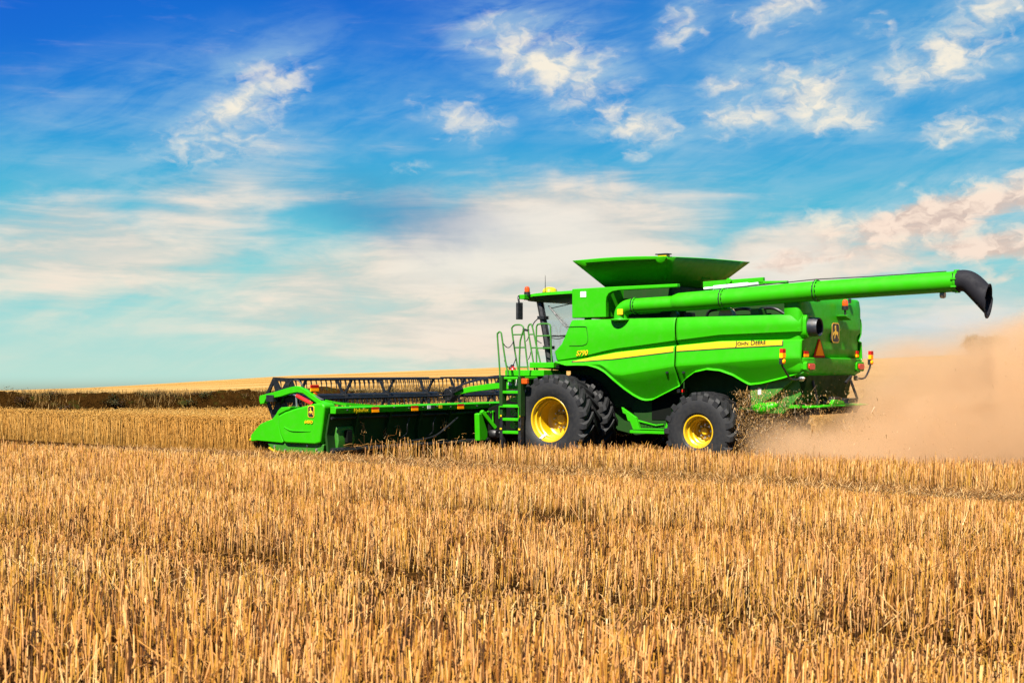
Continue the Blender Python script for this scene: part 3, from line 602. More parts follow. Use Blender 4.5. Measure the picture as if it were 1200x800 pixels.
# --- wheels
def make_wheel(name, Rt, W, Rr, nlug, lug_h, hub_in, sw, bolts):
    w_ = empty(name, (0, 0, 0), parent=combine); hw = W / 2; Rc = Rt - lug_h
    ty = MB()
    prof = [(Rr - .03, hw * .80), (Rr + .01, hw * .86), (Rr + .06, hw * .97), (Rr + (Rc - Rr) * .45, hw * 1.02), (Rr + (Rc - Rr) * .72, hw * .995), (Rc - .05, hw * .93), (Rc - .015, hw * .82), (Rc, hw * .5), (Rc + .006, 0)]
    prof = prof + [(r, -w2) for r, w2 in reversed(prof[:-1])]
    ty.lathe(list(reversed(prof)), n=96)
    for s in (1, -1):
        for k in range(nlug):
            a0 = 2 * math.pi * k / nlug + (0 if s > 0 else math.pi / nlug)
            rows_b = []; m = 8
            for i in range(m):
                t = i / (m - 1)
                wy = s * hw * (1.0 - 1.02 * t) if t > 0 else s * hw * 1.0
                ph = a0 - sw * (t ** 1.25)
                wd = (.060 + .026 * (1 - t)) / Rt
                wt = wd * .68
                zin = -.015 if t > .12 else -.10
                drop = .05 * max(0, 1 - t / .18) ** 2 + .012 * (1 - t)
                rt = Rt - drop
                rows_b.append([(r * math.cos(p), wy, r * math.sin(p)) for r, p in ((Rc + zin, ph + wd), (rt, ph + wt), (rt, ph - wt), (Rc + zin, ph - wd))])
            o0 = len(ty.v)
            ty.grid(rows_b, flip=(s < 0)); ty._add(rows_b[0], [(0, 1, 2, 3) if s > 0 else (3, 2, 1, 0)]); ty._add(rows_b[-1], [(3, 2, 1, 0) if s > 0 else (0, 1, 2, 3)])
    ty.build('tyre', RUBBER, w_, smooth=30)
    rm = MB()
    pr2 = [(Rr + .012, hw * .80), (Rr + .022, hw * .86), (Rr + .012, hw * .885), (Rr - .012, hw * .87), (Rr - .03, hw * .78), (Rr - .035, hw * .62), (Rr - .07, hw * .56), (Rr - .075, hw * .25), (Rr - .10, hw * .20), (Rr - .10, hub_in + .03), (Rr - .13, hub_in + .0), (Rr * .62, hub_in - .02), (Rr * .42, hub_in + .0), (Rr * .40, hub_in + .02), (.001, hub_in + .02)]
    rm.lathe(list(reversed(pr2)), n=72)
    rm.lathe([(Rr - .05, hw * .5), (Rr - .05, -hw * .85), (Rr + .015, -hw * .86)], n=48)
    rm.build('rim', YELLOW, w_, smooth=32)
    hb = MB(); hb.lathe([(.001, hub_in + .10), (Rr * .20, hub_in + .10), (Rr * .24, hub_in + .08), (Rr * .25, hub_in + .02)], n=28, mi=0)
    for k in range(bolts):
        a = 2 * math.pi * k / bolts; c = (Rr * .40 * math.cos(a), hub_in + .02, Rr * .40 * math.sin(a))
        hb.lathe([(.001, .05), (.022, .05), (.024, .0)], c, 6, mi=1); hb.lathe([(.04, .0), (.04, .012), (.02, .014)], c, 10, mi=2)
    hb.build('hub', [YELLOW, STEEL, YELLOW], w_, smooth=30)
    return w_
fwz, rwz = .99, .80
fwl = make_wheel('front_wheel', 1.035, .66, .505, 21, .078, -.26, .30, 10); fwl.location = (0, 2.03, fwz)
c = copy_tree(fwl, combine); c.location = (0, 1.18, fwz); c.rotation_euler = (0, R(6), 0)
for y in (-1.18, -2.03):
    c = copy_tree(fwl, combine); c.location = (0, y, fwz); c.rotation_euler = (0, R(4), math.pi)
rwl = make_wheel('rear_wheel', .86, .74, .345, 17, .072, -.06, .36, 8); rwl.location = (-3.64, 1.63, rwz)
c = copy_tree(rwl, combine); c.location = (-3.64, -1.63, rwz); c.rotation_euler = (0, 0, math.pi)
tg = MB(); tg.box(-.03, .03, 0, .004, -.09, .09); tgo = tg.build('rim_label', WHITE, fwl); tgo.location = (.22, .235, -.395); tgo.rotation_euler = (R(58), R(-25), 0)

# ================================================================== HEADER
HO = (3.2, 0, 0)
hl = O + Vector((HX, HY, 0)) * 3.2
header = tag(empty('grain_header', (hl.x, hl.y, -.01), math.pi - TH), 'wide green draper cutting header with a black reel, fixed across the front of the combine', 'combine header')
def HB(mb, name, mats, par=None, **kw): return mb.build(name, mats, par or header, off=HO, **kw)
HW = 6.1
b = MB(); b.prism([(3.10, 1.22), (3.08, 1.34), (3.12, 1.375), (3.26, 1.375), (3.26, 1.22)], -HW, HW); 
for y in np.arange(-5.7, 5.8, .52): b.lathe([(.001, -.02), (.02, -.02), (.022, .01)], (3.082, y, 1.30 + .02 * math.sin(y * 5)), 7, axis='x', mi=1)
beam = HB(b, 'top_beam', [GREEN, CHAIN], bevel=.012)
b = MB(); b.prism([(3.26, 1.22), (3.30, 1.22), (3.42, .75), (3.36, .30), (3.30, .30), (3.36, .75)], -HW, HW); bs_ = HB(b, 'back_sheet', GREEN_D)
for y in (-5.3, -4.2, -3.1, -2.0, 2.0, 3.1, 4.2, 5.3): HB(MB().prism([(3.14, 1.22), (3.26, 1.22), (3.36, .75), (3.30, .32), (3.20, .34), (3.26, .75)], y - .03, y + .03), 'stiffener', GREEN_D)
b = MB(); b.tube([(3.22, -HW, 1.12), (3.22, HW, 1.12)], .03, 8); b.tube([(3.2, -HW, .40), (3.2, HW, .40)], .07, 10)
for y in (2.55, 3.5): b.tube(smoothpath([(3.2, y, 1.05), (3.16, y + .12, .9), (3.2, y + .1, .7), (3.2, y + .3, .6)], 4), .015, 6)
b.tube(smoothpath([(3.15, 1.75, 1.02), (3.12, 2.2, .8), (3.15, 2.7, .58), (3.2, 3.6, .5)], 5), .022, 6)
HB(b, 'hose', BLACK)
for (y0, z0) in ((4.82, 1.285), (3.45, 1.285), (1.72, 1.29), (-1.72, 1.29), (-3.45, 1.285), (-4.82, 1.285)):
    b = MB(); b.box(3.070, 3.078, y0 - .12, y0 + .12, z0 + .005, z0 + .06, 0); b.box(3.070, 3.078, y0 - .12, y0 + .12, z0 - .06, z0 + .003, 1); HB(b, 'reflector', [REDREF, ORANGE], beam)
for (y0, w_, m) in ((2.93, .06, WHITE), (2.78, .055, CHAIN), (2.50, .06, DECAL_Y)):
    b = MB(); b.box(3.068, 3.077, y0 - w_, y0 + w_, 1.26, 1.34); HB(b, 'notice_label', m, beam)
text('lettering', 'HydraFlex', .115, DECAL_Y, beam, (3.066, 5.55, 1.245), (0, -1, 0), (0, 0, 1), .003, shear=.2, offset=.002, off=HO)

b = MB(); b.prism([(3.42, .75), (5.05, .22), (5.05, .19), (3.36, .68)], -5.8, 5.8); HB(b, 'draper_belt', BELT)
b = MB(); b.prism([(4.9, .16), (5.15, .20), (5.15, .22), (4.9, .24)], -5.9, 5.9)
for y in np.arange(-5.8, 5.85, .152): b.prism([(5.14, .19), (5.30, .20), (5.14, .23)], y - .012, y + .012)
HB(b, 'cutter_bar', BLACKM)
# end shields
SH_R = [(4.76, 1.15), (4.55, 1.235), (4.20, 1.325), (3.82, 1.40), (3.55, 1.455), (3.36, 1.45), (3.30, 1.38), (3.36, 1.0), (3.44, .57), (3.6, .535), (4.50, .535), (4.57, .56), (4.70, .74), (4.755, .95)]
SH_F = [(4.40, 1.36), (4.70, 1.34), (4.80, 1.27), (4.88, 1.17), (4.99, 1.07), (5.17, 1.015), (5.37, .95), (5.54, .82), (5.70, .67), (5.69, .54), (5.60, .545), (5.48, .56), (5.05, .545), (4.66, .53), (4.63, .56), (4.72, .75), (4.775, .95), (4.78, 1.17), (4.55, 1.26), (4.42, 1.29)]
for sy in (1, -1):
    sh = MB(); sh.prism(SH_R, 5.86 * sy, 6.24 * sy); so_ = HB(sh, 'end_shield', GREEN, bevel=.05, seg=4)
    sh = MB(); sh.prism(SH_F, 5.88 * sy, 6.20 * sy); HB(sh, 'crop_divider', GREEN, bevel=.04, seg=4)
    sh = MB(); sh.tube([(5.62, 6.04 * sy, .61), (5.78, 6.04 * sy, .59), (5.90, 6.04 * sy, .55)], [.10, .07, .02], 12); HB(sh, 'divider_tip', DECAL_Y)
    sh = MB(); sh.tube(smoothpath([(4.55, 6.238 * sy, .90), (4.35, 6.25 * sy, .83), (4.1, 6.25 * sy, .82), (3.72, 6.238 * sy, .83)], 4), .014, 6); HB(sh, 'shield_crease', GREEN, so_)
    sk_ = MB(); sk_.prism([(5.22, .52), (5.10, .42), (4.95, .355), (4.5, .31), (3.8, .27), (3.45, .28), (3.40, .54)], 5.82 * sy, 6.15 * sy); sko = HB(sk_, 'skid_shoe', GREEN_M, bevel=.015)
    s2 = MB(); s2.prism([(5.12, .425), (4.95, .345), (4.3, .285), (4.3, .26), (4.95, .315), (5.14, .40)], 5.84 * sy, 6.17 * sy); HB(s2, 'wear_strip', DECAL_Y, sko)
    for (x, z) in ((3.62, .42), (3.55, .36), (4.1, .36), (4.6, .38), (4.95, .45), (3.9, .50)):
        HB(MB().lathe([(.001, .02 * sy), (.025, .02 * sy), (.028, 0)], (x, 6.155 * sy, z), 8), 'bolt', STEEL, sko)
    # rear return of the end: lower gearbox cover
    g_ = MB(); g_.prism([(3.45, .95), (3.40, .60), (3.42, .30), (3.30, .30), (3.24, .62), (3.30, .92)], 5.3 * sy, 5.86 * sy); g_.box(3.16, 3.26, 5.48 * sy, 5.66 * sy, .55, .85, 1); HB(g_, 'end_cover', [GREEN_M, DARK], bevel=.03)
e1 = MB(); xs_c, zs_c = 3.70, 1.26
e1.prism(rrect(xs_c, zs_c, .19, .26, .045), 6.235, 6.252, 'y', 1); e1.prism(rrect(xs_c, zs_c, .165, .235, .038), 6.2525, 6.256, 'y', 0)
e1.prism([(xs_c - a * .085, zs_c + b * .115) for a, b in DEER], 6.2565, 6.260, 'y', 1)
HB(e1, 'emblem', [BLACK, MATS['emblem_gold']])
text('lettering', '640FD', .095, DECAL_Y, header, (3.90, 6.256, 1.00), (-1, 0, 0), (0, 0, 1), .003, shear=.15, offset=.003, off=HO)
# reel: two halves, each with tube, tine bars, spiders
RX, RZ, RR = 5.10, 1.53, .50
def reel_half(y0, y1):
    rl_ = empty('reel', (RX - HO[0], 0, RZ), parent=header); of = (RX, 0, RZ)
    t = MB(); t.tube([(RX, y0, RZ), (RX, y1, RZ)], .085, 18); t.build('reel_tube', BLACKM, rl_, off=of)
    ang = [R(62 + 60 * k) for k in range(6)]
    nt = int(abs(y1 - y0) / .165)
    for a in ang:
        x, z = RX + RR * math.cos(a), RZ + RR * math.sin(a); t = MB(); t.tube([(x, y0 + .05, z), (x, y1 - .05, z)], .024, 8)
        for k in range(nt):
            y = y0 + .1 + (y1 - y0 - .2) * k / (nt - 1); j = rr.uniform(-.015, .015)
            t.beam((x, y, z), (x - .03, y + j * .3, z - .10), .026, .018); t.tube([(x - .03, y + j * .3, z - .10), (x - .05 + j, y + j, z - .26)], [.013, .006], 5)
        t.build('tine_bar', BLACKM, rl_, off=of)
    ns = max(2, int(round(abs(y1 - y0) / 1.42)))
    for i in range(ns):
        y = y0 + .45 + (y1 - y0 - .9) * i / (ns - 1); t = MB()
        t.lathe([(.087, -.03), (.13, -.03), (.13, .03), (.087, .03)], (RX, y, RZ), 16)
        for a in ang: t.beam((RX + .09 * math.cos(a), y, RZ + .09 * math.sin(a)), (RX + RR * math.cos(a), y, RZ + RR * math.sin(a)), .07, .022, up=(0, 1, 0)) if False else t.beam((RX + .10 * math.cos(a), y, RZ + .10 * math.sin(a)), (RX + RR * math.cos(a), y + .0, RZ + RR * math.sin(a)), .04, .058)
        t.build('reel_spider', BLACKM, rl_, off=of)
    return rl_, of
r1, of1 = reel_half(.20, 5.72); reel_half(-5.72, -.20)
# end discs (black plates with cut-outs) at the outer ends
def disc(yc):
    t = MB(); n6 = 6; th = .02; ang = [R(62 + 60 * k) for k in range(6)]
    P = [(RX + .55 * math.cos(a), RZ + .55 * math.sin(a)) for a in ang]
    for k in range(n6):
        a, b_ = A(P[k]), A(P[(k + 1) % n6]); c_ = A((RX, RZ)); m_ = (a + b_) / 2
        ai, bi = c_ + (a - c_) * .82, c_ + (b_ - c_) * .82
        t.prism([tuple(a), tuple(b_), tuple(bi), tuple(ai)], yc - th, yc + th)
        # spoke, broad at the hub
        d_ = (a - c_) / np.linalg.norm(a - c_); nn = A((-d_[1], d_[0]))
        t.prism([tuple(c_ + nn * .11), tuple(c_ - nn * .11), tuple(ai - nn * .07), tuple(ai + nn * .07)], yc - th * .9, yc + th * .9)
    t.lathe([(.001, .06), (.10, .06), (.12, .03), (.12, -.03), (.001, -.03)], (RX, yc, RZ), 18)
    HB(t, 'reel_end_plate', BLACKM)
disc(5.80); disc(-5.80)
# reel arms
ARM = [(3.44, 1.45), (3.62, 1.50), (4.06, 1.72), (4.26, 1.80), (4.42, 1.82), (4.68, 1.775), (5.1, 1.68), (5.58, 1.59), (5.60, 1.49), (5.56, 1.39), (5.44, 1.41), (5.38, 1.51), (4.88, 1.58), (4.60, 1.65), (4.36, 1.68), (4.18, 1.66), (3.72, 1.43)]
for yy in (5.97, -5.97):
    t = MB(); t.prism(ARM, yy - .06, yy + .06); t.box(5.10, 5.34, yy - .09, yy + .09, 1.45, 1.61, 1); HB(t, 'reel_arm', [GREEN, BLACK], bevel=.012)
    t = MB(); t.tube([(4.52, yy, 1.63), (4.42, yy, 1.60)], .03, 10, 0); t.tube([(4.42, yy, 1.60), (3.92, yy, 1.41)], .046, 14, 1); HB(t, 'lift_cylinder', [STEEL, RED])
    t = MB(); t.tube([(4.45, yy, 1.62), (4.42, yy, 1.25)], .022, 8); HB(t, 'lift_prop', STEEL)
    t = MB(); t.tube(smoothpath([(4.72, yy, 1.70), (4.62, yy, 1.92), (4.4, yy, 1.95), (4.25, yy, 1.84), (4.2, yy - .05, 1.74)], 5), .016, 6)
    for k in (-.035, 0, .035): t.tube([(4.18, yy + k, 1.74), (3.62, yy + k, 1.515)], .012, 5)
    HB(t, 'hose', BLACK)
    t = MB(); t.beam((3.5, yy * .975, 1.45), (3.2, yy * .80, 1.36), .06, .06); t.beam((3.6, yy * .99, 1.50), (3.3, yy * .93, 1.40), .06, .05); HB(t, 'brace', GREEN)
    t = MB(); yb = yy * .985; t.box(3.97, 4.02, yb - .10, yb + .10, 1.42, 1.74, 2); t.box(3.94, 3.968, yb - .13, yb + .13, 1.775, 1.85, 0); t.box(3.94, 3.968, yb - .13, yb + .13, 1.70, 1.773, 1); t.lathe([(.001, -.05), (.065, -.045), (.08, 0)], (3.965, yb, 1.61), 16, axis='x', mi=3); HB(t, 'marker_lamp', [REDREF, ORANGE, GREEN_M, AMBER], bevel=.008)
# centre reel arm with its black mechanism and hoses
t = MB(); t.prism([(1.9, 1.86), (2.3, 1.99), (2.6, 1.98), (3.2, 1.86), (4.1, 1.75), (4.8, 1.60), (4.8, 1.48), (4.1, 1.60), (3.2, 1.70), (2.4, 1.72), (1.9, 1.6)], -.07, .07); HB(t, 'centre_reel_arm', GREEN, bevel=.012)
t = MB(); t.lathe([(.001, -.14), (.16, -.14), (.19, -.08), (.19, .08), (.16, .14), (.001, .14)], (4.78, .02, 1.52), 20); t.box(4.5, 4.7, -.12, .14, 1.62, 1.74); t.beam((4.3, .12, 1.72), (4.9, .12, 1.5), .04, .08); t.beam((4.7, .14, 1.75), (4.85, .14, 1.3), .04, .05)
for k in range(5): t.tube(smoothpath([(4.7, .1 - .05 * k, 1.65 + .02 * k), (4.1, .12 - .05 * k, 1.84 + .02 * k), (3.2, .16 - .05 * k, 1.98 + .015 * k), (2.5, .2, 1.95)], 5), .011, 6)
HB(t, 'reel_drive', BLACKM, bevel=.01)
# driveline shield and knuckle near the feeder
t = MB(); t.prism([(1.26, 1.08), (1.20, .42), (.98, .40), (.88, .46), (.86, .62), (.93, .80), (1.16, 1.10)], 2.92, 3.0, 'x') if False else t.prism([(1.27, 1.10), (1.24, .42), (1.0, .42), (.90, .50), (.90, .66), (1.14, 1.12)], 2.86, 3.02, 'x')
HB(t, 'driveline_shield', GREEN, bevel=.03)
t = MB(); t.beam((2.95, 1.06, 1.16), (2.8, .68, .72), .12, .10); HB(t, 'driveline_arm', GREEN, bevel=.02)
t = MB(); t.lathe([(.001, -.12), (.10, -.12), (.13, -.06), (.13, .06), (.1, .12), (.001, .12)], (2.86, .66, .58), 14, axis='x'); t.tube([(2.86, .66, .6), (2.4, .3, .62)], .04, 8)
t.beam((2.905, .98, 1.13), (2.905, .38, 1.13), .02, .02, 1); t.beam((2.9, .66, 1.13), (2.87, .66, .66), .03, .03, 1)
for k in range(6): t.box(2.88, 2.92, .9 - k * .10, .96 - k * .10, 1.10 + .02 * (k % 2), 1.14 + .02 * (k % 2), 1)
HB(t, 'driveline_joint', [BLACK, GREEN], bevel=.006)
# straw caught on the back sheet
t = MB(); r5 = random.Random(5)
for k in range(70):
    y = r5.uniform(.9, 5.7); z = .36 + abs(r5.gauss(0, .12)); a = r5.gauss(0, .5); l = r5.uniform(.06, .22); x = 3.17 + r5.uniform(-.06, .05)
    t.tube([(x, y - l * math.cos(a), z - l * math.sin(a) * .5), (x - .02, y, z + .015), (x + .01, y + l * math.cos(a), z + l * math.sin(a) * .5)], .006, 4)
for (y, z) in ((5.15, .95), (5.1, .8), (4.35, .75), (4.3, .65), (2.2, .85), (2.26, .9), (2.2, .8), (3.9, .82)):
    for k in range(4): t.tube([(3.2, y + r5.gauss(0, .05), z + r5.gauss(0, .06)), (3.17, y + r5.gauss(0, .06), z + r5.gauss(0, .08)), (3.18, y + r5.gauss(0, .08), z - .1 + r5.gauss(0, .06))], .008, 4)
HB(t, 'caught_straw', LITTER)

# fire extinguisher on the platform post
w_loc = lambda x, y, z: (O.x + x * HX + y * LX, O.y + x * HY + y * LY, z + .05)
fx = empty('fire_extinguisher', w_loc(1.56, 1.62, 1.72), math.pi - TH)
tag(fx, 'red and white fire extinguisher standing by the ladder rail in front of the cab', 'fire extinguisher')
t = MB(); t.lathe([(.001, 0), (.075, 0), (.08, .02), (.08, .13)], n=18, axis='z', mi=0); t.lathe([(.0801, .13), (.0801, .29)], n=18, axis='z', mi=1); t.lathe([(.08, .29), (.08, .40), (.06, .45), (.03, .47), (.03, .50)], n=18, axis='z', mi=0); t.build('cylinder', [RED, WHITE], fx)
t = MB(); t.box(-.03, .05, -.015, .015, .5, .53); t.tube(smoothpath([(.03, 0, .5), (.1, 0, .46), (.1, 0, .3)], 4), .012, 6); t.build('valve', BLACK, fx)

# ================================================================== TERRAIN
CX, CY = -O.x, -O.y
def lat_of(X, Y): return (X - O.x) * LX + (Y - O.y) * LY
def fwd_of(X, Y): return (X - O.x) * HX + (Y - O.y) * HY
def sm(t): t = np.clip(t, 0, 1); return t * t * (3 - 2 * t)
def vnoise(X, Y, seed=0):
    r = np.zeros_like(X)
    g = np.random.default_rng(seed)
    for _ in range(7):
        a = g.uniform(0, 6.28); f = g.uniform(.4, 1.6); p = g.uniform(0, 6.28)
        r += np.sin((X * np.cos(a) + Y * np.sin(a)) * f + p)
    return r / 7
CR_X = [-400, -120, -64, -52, -38, -26.6, -2, 20, 43.6, 57, 90, 200, 400]
CR_Z = [-1.5, -1.2, -.50, -.15, .70, 1.40, 2.35, 2.9, 3.4, 4.0, 4.2, 3.0, 1.0]
YC = 170.0
def height(X, Y):
    la = lat_of(X, Y)
    near = .06 + .045 * (np.maximum(la, -2) - 2)
    near = np.where(la < 2, .06 * sm((la + 6) / 8) + 0, near)
    near = np.minimum(near, 1.6)
    crest = np.interp(X * YC / np.maximum(Y, 40) * .5 + X * .5, CR_X, CR_Z)
    t = np.clip((Y - 62) / (YC - 62), 0, 1)
    bulge = t ** 1.15
    far = crest * bulge - .0 * (1 - t)
    beyond = np.maximum(Y - YC, 0); far = far - beyond * .02 - sm(beyond / 40) * .6
    k = sm((Y - 50) / 15)
    z = near * (1 - k) + far * k
    z = z + .035 * vnoise(X * .5, Y * .5, 3) * (1 - .6 * k)
    z = z + .12 * sm((X + 22) / 25) * sm((Y - 45) / 6) * (1 - sm((Y - 60) / 45))
    return z
xs = np.concatenate([-np.geomspace(1500, 40, 26)[:-1], np.linspace(-40, 40, 121), np.geomspace(40, 1500, 26)[1:]])
ys = np.concatenate([np.linspace(-120, -12, 10)[:-1], np.linspace(-12, 70, 165), np.linspace(70.5, 200, 100), np.geomspace(203, 2500, 24)])
GX, GY = np.meshgrid(xs, ys); GZ = height(GX, GY)
def np_mesh(name, V, quads=None, tris=None, m=None, smooth=False):
    me = bpy.data.meshes.new(name); nq = 0 if quads is None else len(quads); nt = 0 if tris is None else len(tris)
    me.vertices.add(len(V)); me.vertices.foreach_set('co', V.astype(np.float32).ravel())
    idx = []; st = []
    if nq: idx.append(quads.ravel()); st.append(np.arange(nq) * 4)
    if nt: idx.append(tris.ravel()); st.append(nq * 4 + np.arange(nt) * 3)
    idx = np.concatenate(idx).astype(np.int32); st = np.concatenate(st).astype(np.int32)
    me.loops.add(len(idx)); me.loops.foreach_set('vertex_index', idx)
    me.polygons.add(nq + nt); me.polygons.foreach_set('loop_start', st)
    if smooth: me.polygons.foreach_set('use_smooth', np.ones(nq + nt, dtype=bool))
    me.update(calc_edges=True)
    if m is not None: me.materials.append(m)
    o = bpy.data.objects.new(name, me); col.objects.link(o); return o
nyy, nxx = GX.shape
i0 = (np.arange(nyy - 1)[:, None] * nxx + np.arange(nxx - 1)[None, :]).ravel()
gm = bpy.data.materials.new('field_soil_and_straw'); gm.use_nodes = True; t = NT(gm.node_tree); bsd = t.n['Principled BSDF']; bsd.inputs['Roughness'].default_value = .9
bsd.inputs['Specular IOR Level'].default_value = 0
g = t.node('ShaderNodeNewGeometry').outputs['Position']
sep = t.node('ShaderNodeSeparateXYZ'); t.l.new(g, sep.inputs[0])
soil = t.mix(t.noise(g, 26, 6, .7), (.007, .003, .0008, 1), (.034, .015, .004, 1))
soil = t.mix(t.mr(t.noise(g, 9, 5, .65), .46, .62), soil, (.06, .028, .007, 1))
# far stubble hill: bands along the tramlines
wv = t.comb(t.m('MULTIPLY_ADD', sep.outputs[0], .012, t.m('MULTIPLY', sep.outputs[1], -.004)), t.m('MULTIPLY_ADD', sep.outputs[1], .10, t.m('MULTIPLY', sep.outputs[0], .012)))
b1 = t.noise(wv, 1.6, 5, .6); b2 = t.noise(t.vscale(g, (.25, 1.6, 1)), .8, 5, .7); b3 = t.noise(g, 3.0, 4, .7)
hill = t.mix(t.mr(b1, .38, .62), (.22, .118, .026, 1), (.32, .20, .072, 1))
hill = t.mix(t.mr(b2, .35, .7, 0, .55), hill, (.20, .10, .022, 1)); hill = t.mix(t.mr(b3, .5, .75, 0, .5), hill, (.36, .24, .10, 1))
t.put(bsd.inputs['Base Color'], t.mix(t.mr(sep.outputs[1], 46, 58), soil, hill))
bp = t.node('ShaderNodeBump'); bp.inputs['Strength'].default_value = .8; bp.inputs['Distance'].default_value = .06
t.put(bp.inputs['Height'], t.noise(g, 18, 6, .7)); t.l.new(bp.outputs[0], bsd.inputs['Normal'])
ground = np_mesh('field', np.stack([GX.ravel(), GY.ravel(), GZ.ravel()], 1), np.stack([i0, i0 + 1, i0 + nxx + 1, i0 + nxx], 1), None, gm, True)
tag(ground, 'golden harvested field rolling up to a low hill', kind='structure')

# ================================================================== STALKS
def prisms(P, h, w, lean, k=3, taper=.8, yaw=None):
    """P (n,3) bases, h heights, w widths, lean (n,2) -> verts, quads, tris"""
    n = len(P); yaw = rng.uniform(0, 6.28, n) if yaw is None else yaw
    a = yaw[:, None] + np.arange(k)[None, :] * 2 * math.pi / k
    ring = np.stack([np.cos(a), np.sin(a), np.zeros_like(a)], -1) * (w[:, None, None] / 2)
    top = np.concatenate([P[:, :2] + lean * h[:, None], (P[:, 2] + h)[:, None]], 1)
    V = np.concatenate([P[:, None, :] + ring, top[:, None, :] + ring * taper], 1).reshape(-1, 3)
    b = (np.arange(n) * 2 * k)[:, None]; q = []
    for i in range(k):
        j = (i + 1) % k; q.append(np.concatenate([b + i, b + j, b + k + j, b + k + i], 1))
    Q = np.stack(q, 1).reshape(-1, 4)
    T = np.concatenate([b + k, b + k + 1, b + k + 2], 1) if k == 3 else None
    return V, Q, T
def blades(P, d, L, w, droop, segs=2):
    """thin bent leaves: P bases, d (n,3) start directions"""
    n = len(P); side = np.cross(d, np.array([0, 0, 1.0])); side /= np.linalg.norm(side, axis=1, keepdims=True) + 1e-6
    rows = []
    p = P.copy(); dd = d.copy()
    for s in range(segs + 1):
        ww = w * (1 - .75 * s / segs)
        rows += [p - side * ww[:, None] / 2, p + side * ww[:, None] / 2]
        p = p + dd * (L / segs)[:, None]; dd = dd + np.array([0, 0, -1.0]) * droop[:, None]; dd /= np.linalg.norm(dd, axis=1, keepdims=True)
    m = 2 * (segs + 1); V = np.stack(rows, 1).reshape(-1, 3); b = (np.arange(n) * m)[:, None]
    Q = np.stack([np.concatenate([b + 2 * s, b + 2 * s + 1, b + 2 * s + 3, b + 2 * s + 2], 1) for s in range(segs)], 1).reshape(-1, 4)
    return V, Q, None
class Acc:
    def __init__(s): s.V = []; s.Q = []; s.T = []; s.n = 0
    def add(s, r):
        V, Q, T = r; s.V.append(V)
        if Q is not None: s.Q.append(Q + s.n)
        if T is not None: s.T.append(T + s.n)
        s.n += len(V)
    def build(s, name, m):
        return np_mesh(name, np.concatenate(s.V), np.concatenate(s.Q) if s.Q else None, np.concatenate(s.T) if s.T else None, m)
def in_view(X, Y, mg=1.2): return np.abs(X) < .385 * Y * 1.08 + mg + 2.2
def scatter(y0, y1, dens, mg=1.2):
    xm = .385 * y1 * 1.08 + mg + 2.2; n = int((y1 - y0) * 2 * xm * dens)
    X = rng.uniform(-xm, xm, n); Y = rng.uniform(y0, y1, n); k = in_view(X, Y, mg)
    return X[k], Y[k]
def rows_snap(X, Y, sp=.17, jit=.030):
    """pull plants onto drill rows that run along the machine's heading"""
    la = lat_of(X, Y); fw = fwd_of(X, Y); la2 = np.round(la / sp) * sp + rng.normal(0, jit, len(X)) + .05 * np.sin(fw * .35)
    return O.x + fw * HX + la2 * LX, O.y + fw * HY + la2 * LY
EDGE = 6.12
acc = Acc()
BANDS = ([0, 6.1, 6.2, 9.4, 10.2, 12.9, 13.3, 17.2, 17.7, 19.3, 19.6, 21.7, 22.0, 22.9, 23.2, 40],
         [.37, .37, .05, .07, .11, .12, .26, .25, .09, .10, .24, .23, .08, .09, .21, .21])
def band_lat(X, Y):
    la = lat_of(X, Y); fw = fwd_of(X, Y)
    return la + np.where(la > 9, .38 * vnoise(fw * .55, la * .25, 5) + .22 * vnoise(fw * 1.7, la * .5, 6), .05 * vnoise(fw * 2, la, 6))
def stub_height(X, Y):
    h = np.interp(band_lat(X, Y), *BANDS)
    return h * (1 + .18 * vnoise(X * 1.3, Y * 1.3, 8) + .12 * vnoise(X * 4, Y * 4, 9))
def crushed(X, Y):     # wheel tracks and thin places
    la = lat_of(X, Y); tr = np.exp(-((la - 15.2) / .28) ** 2) + np.exp(-((la - 20.6) / .25) ** 2) + np.exp(-((la - 23.2) / .22) ** 2)
    return tr
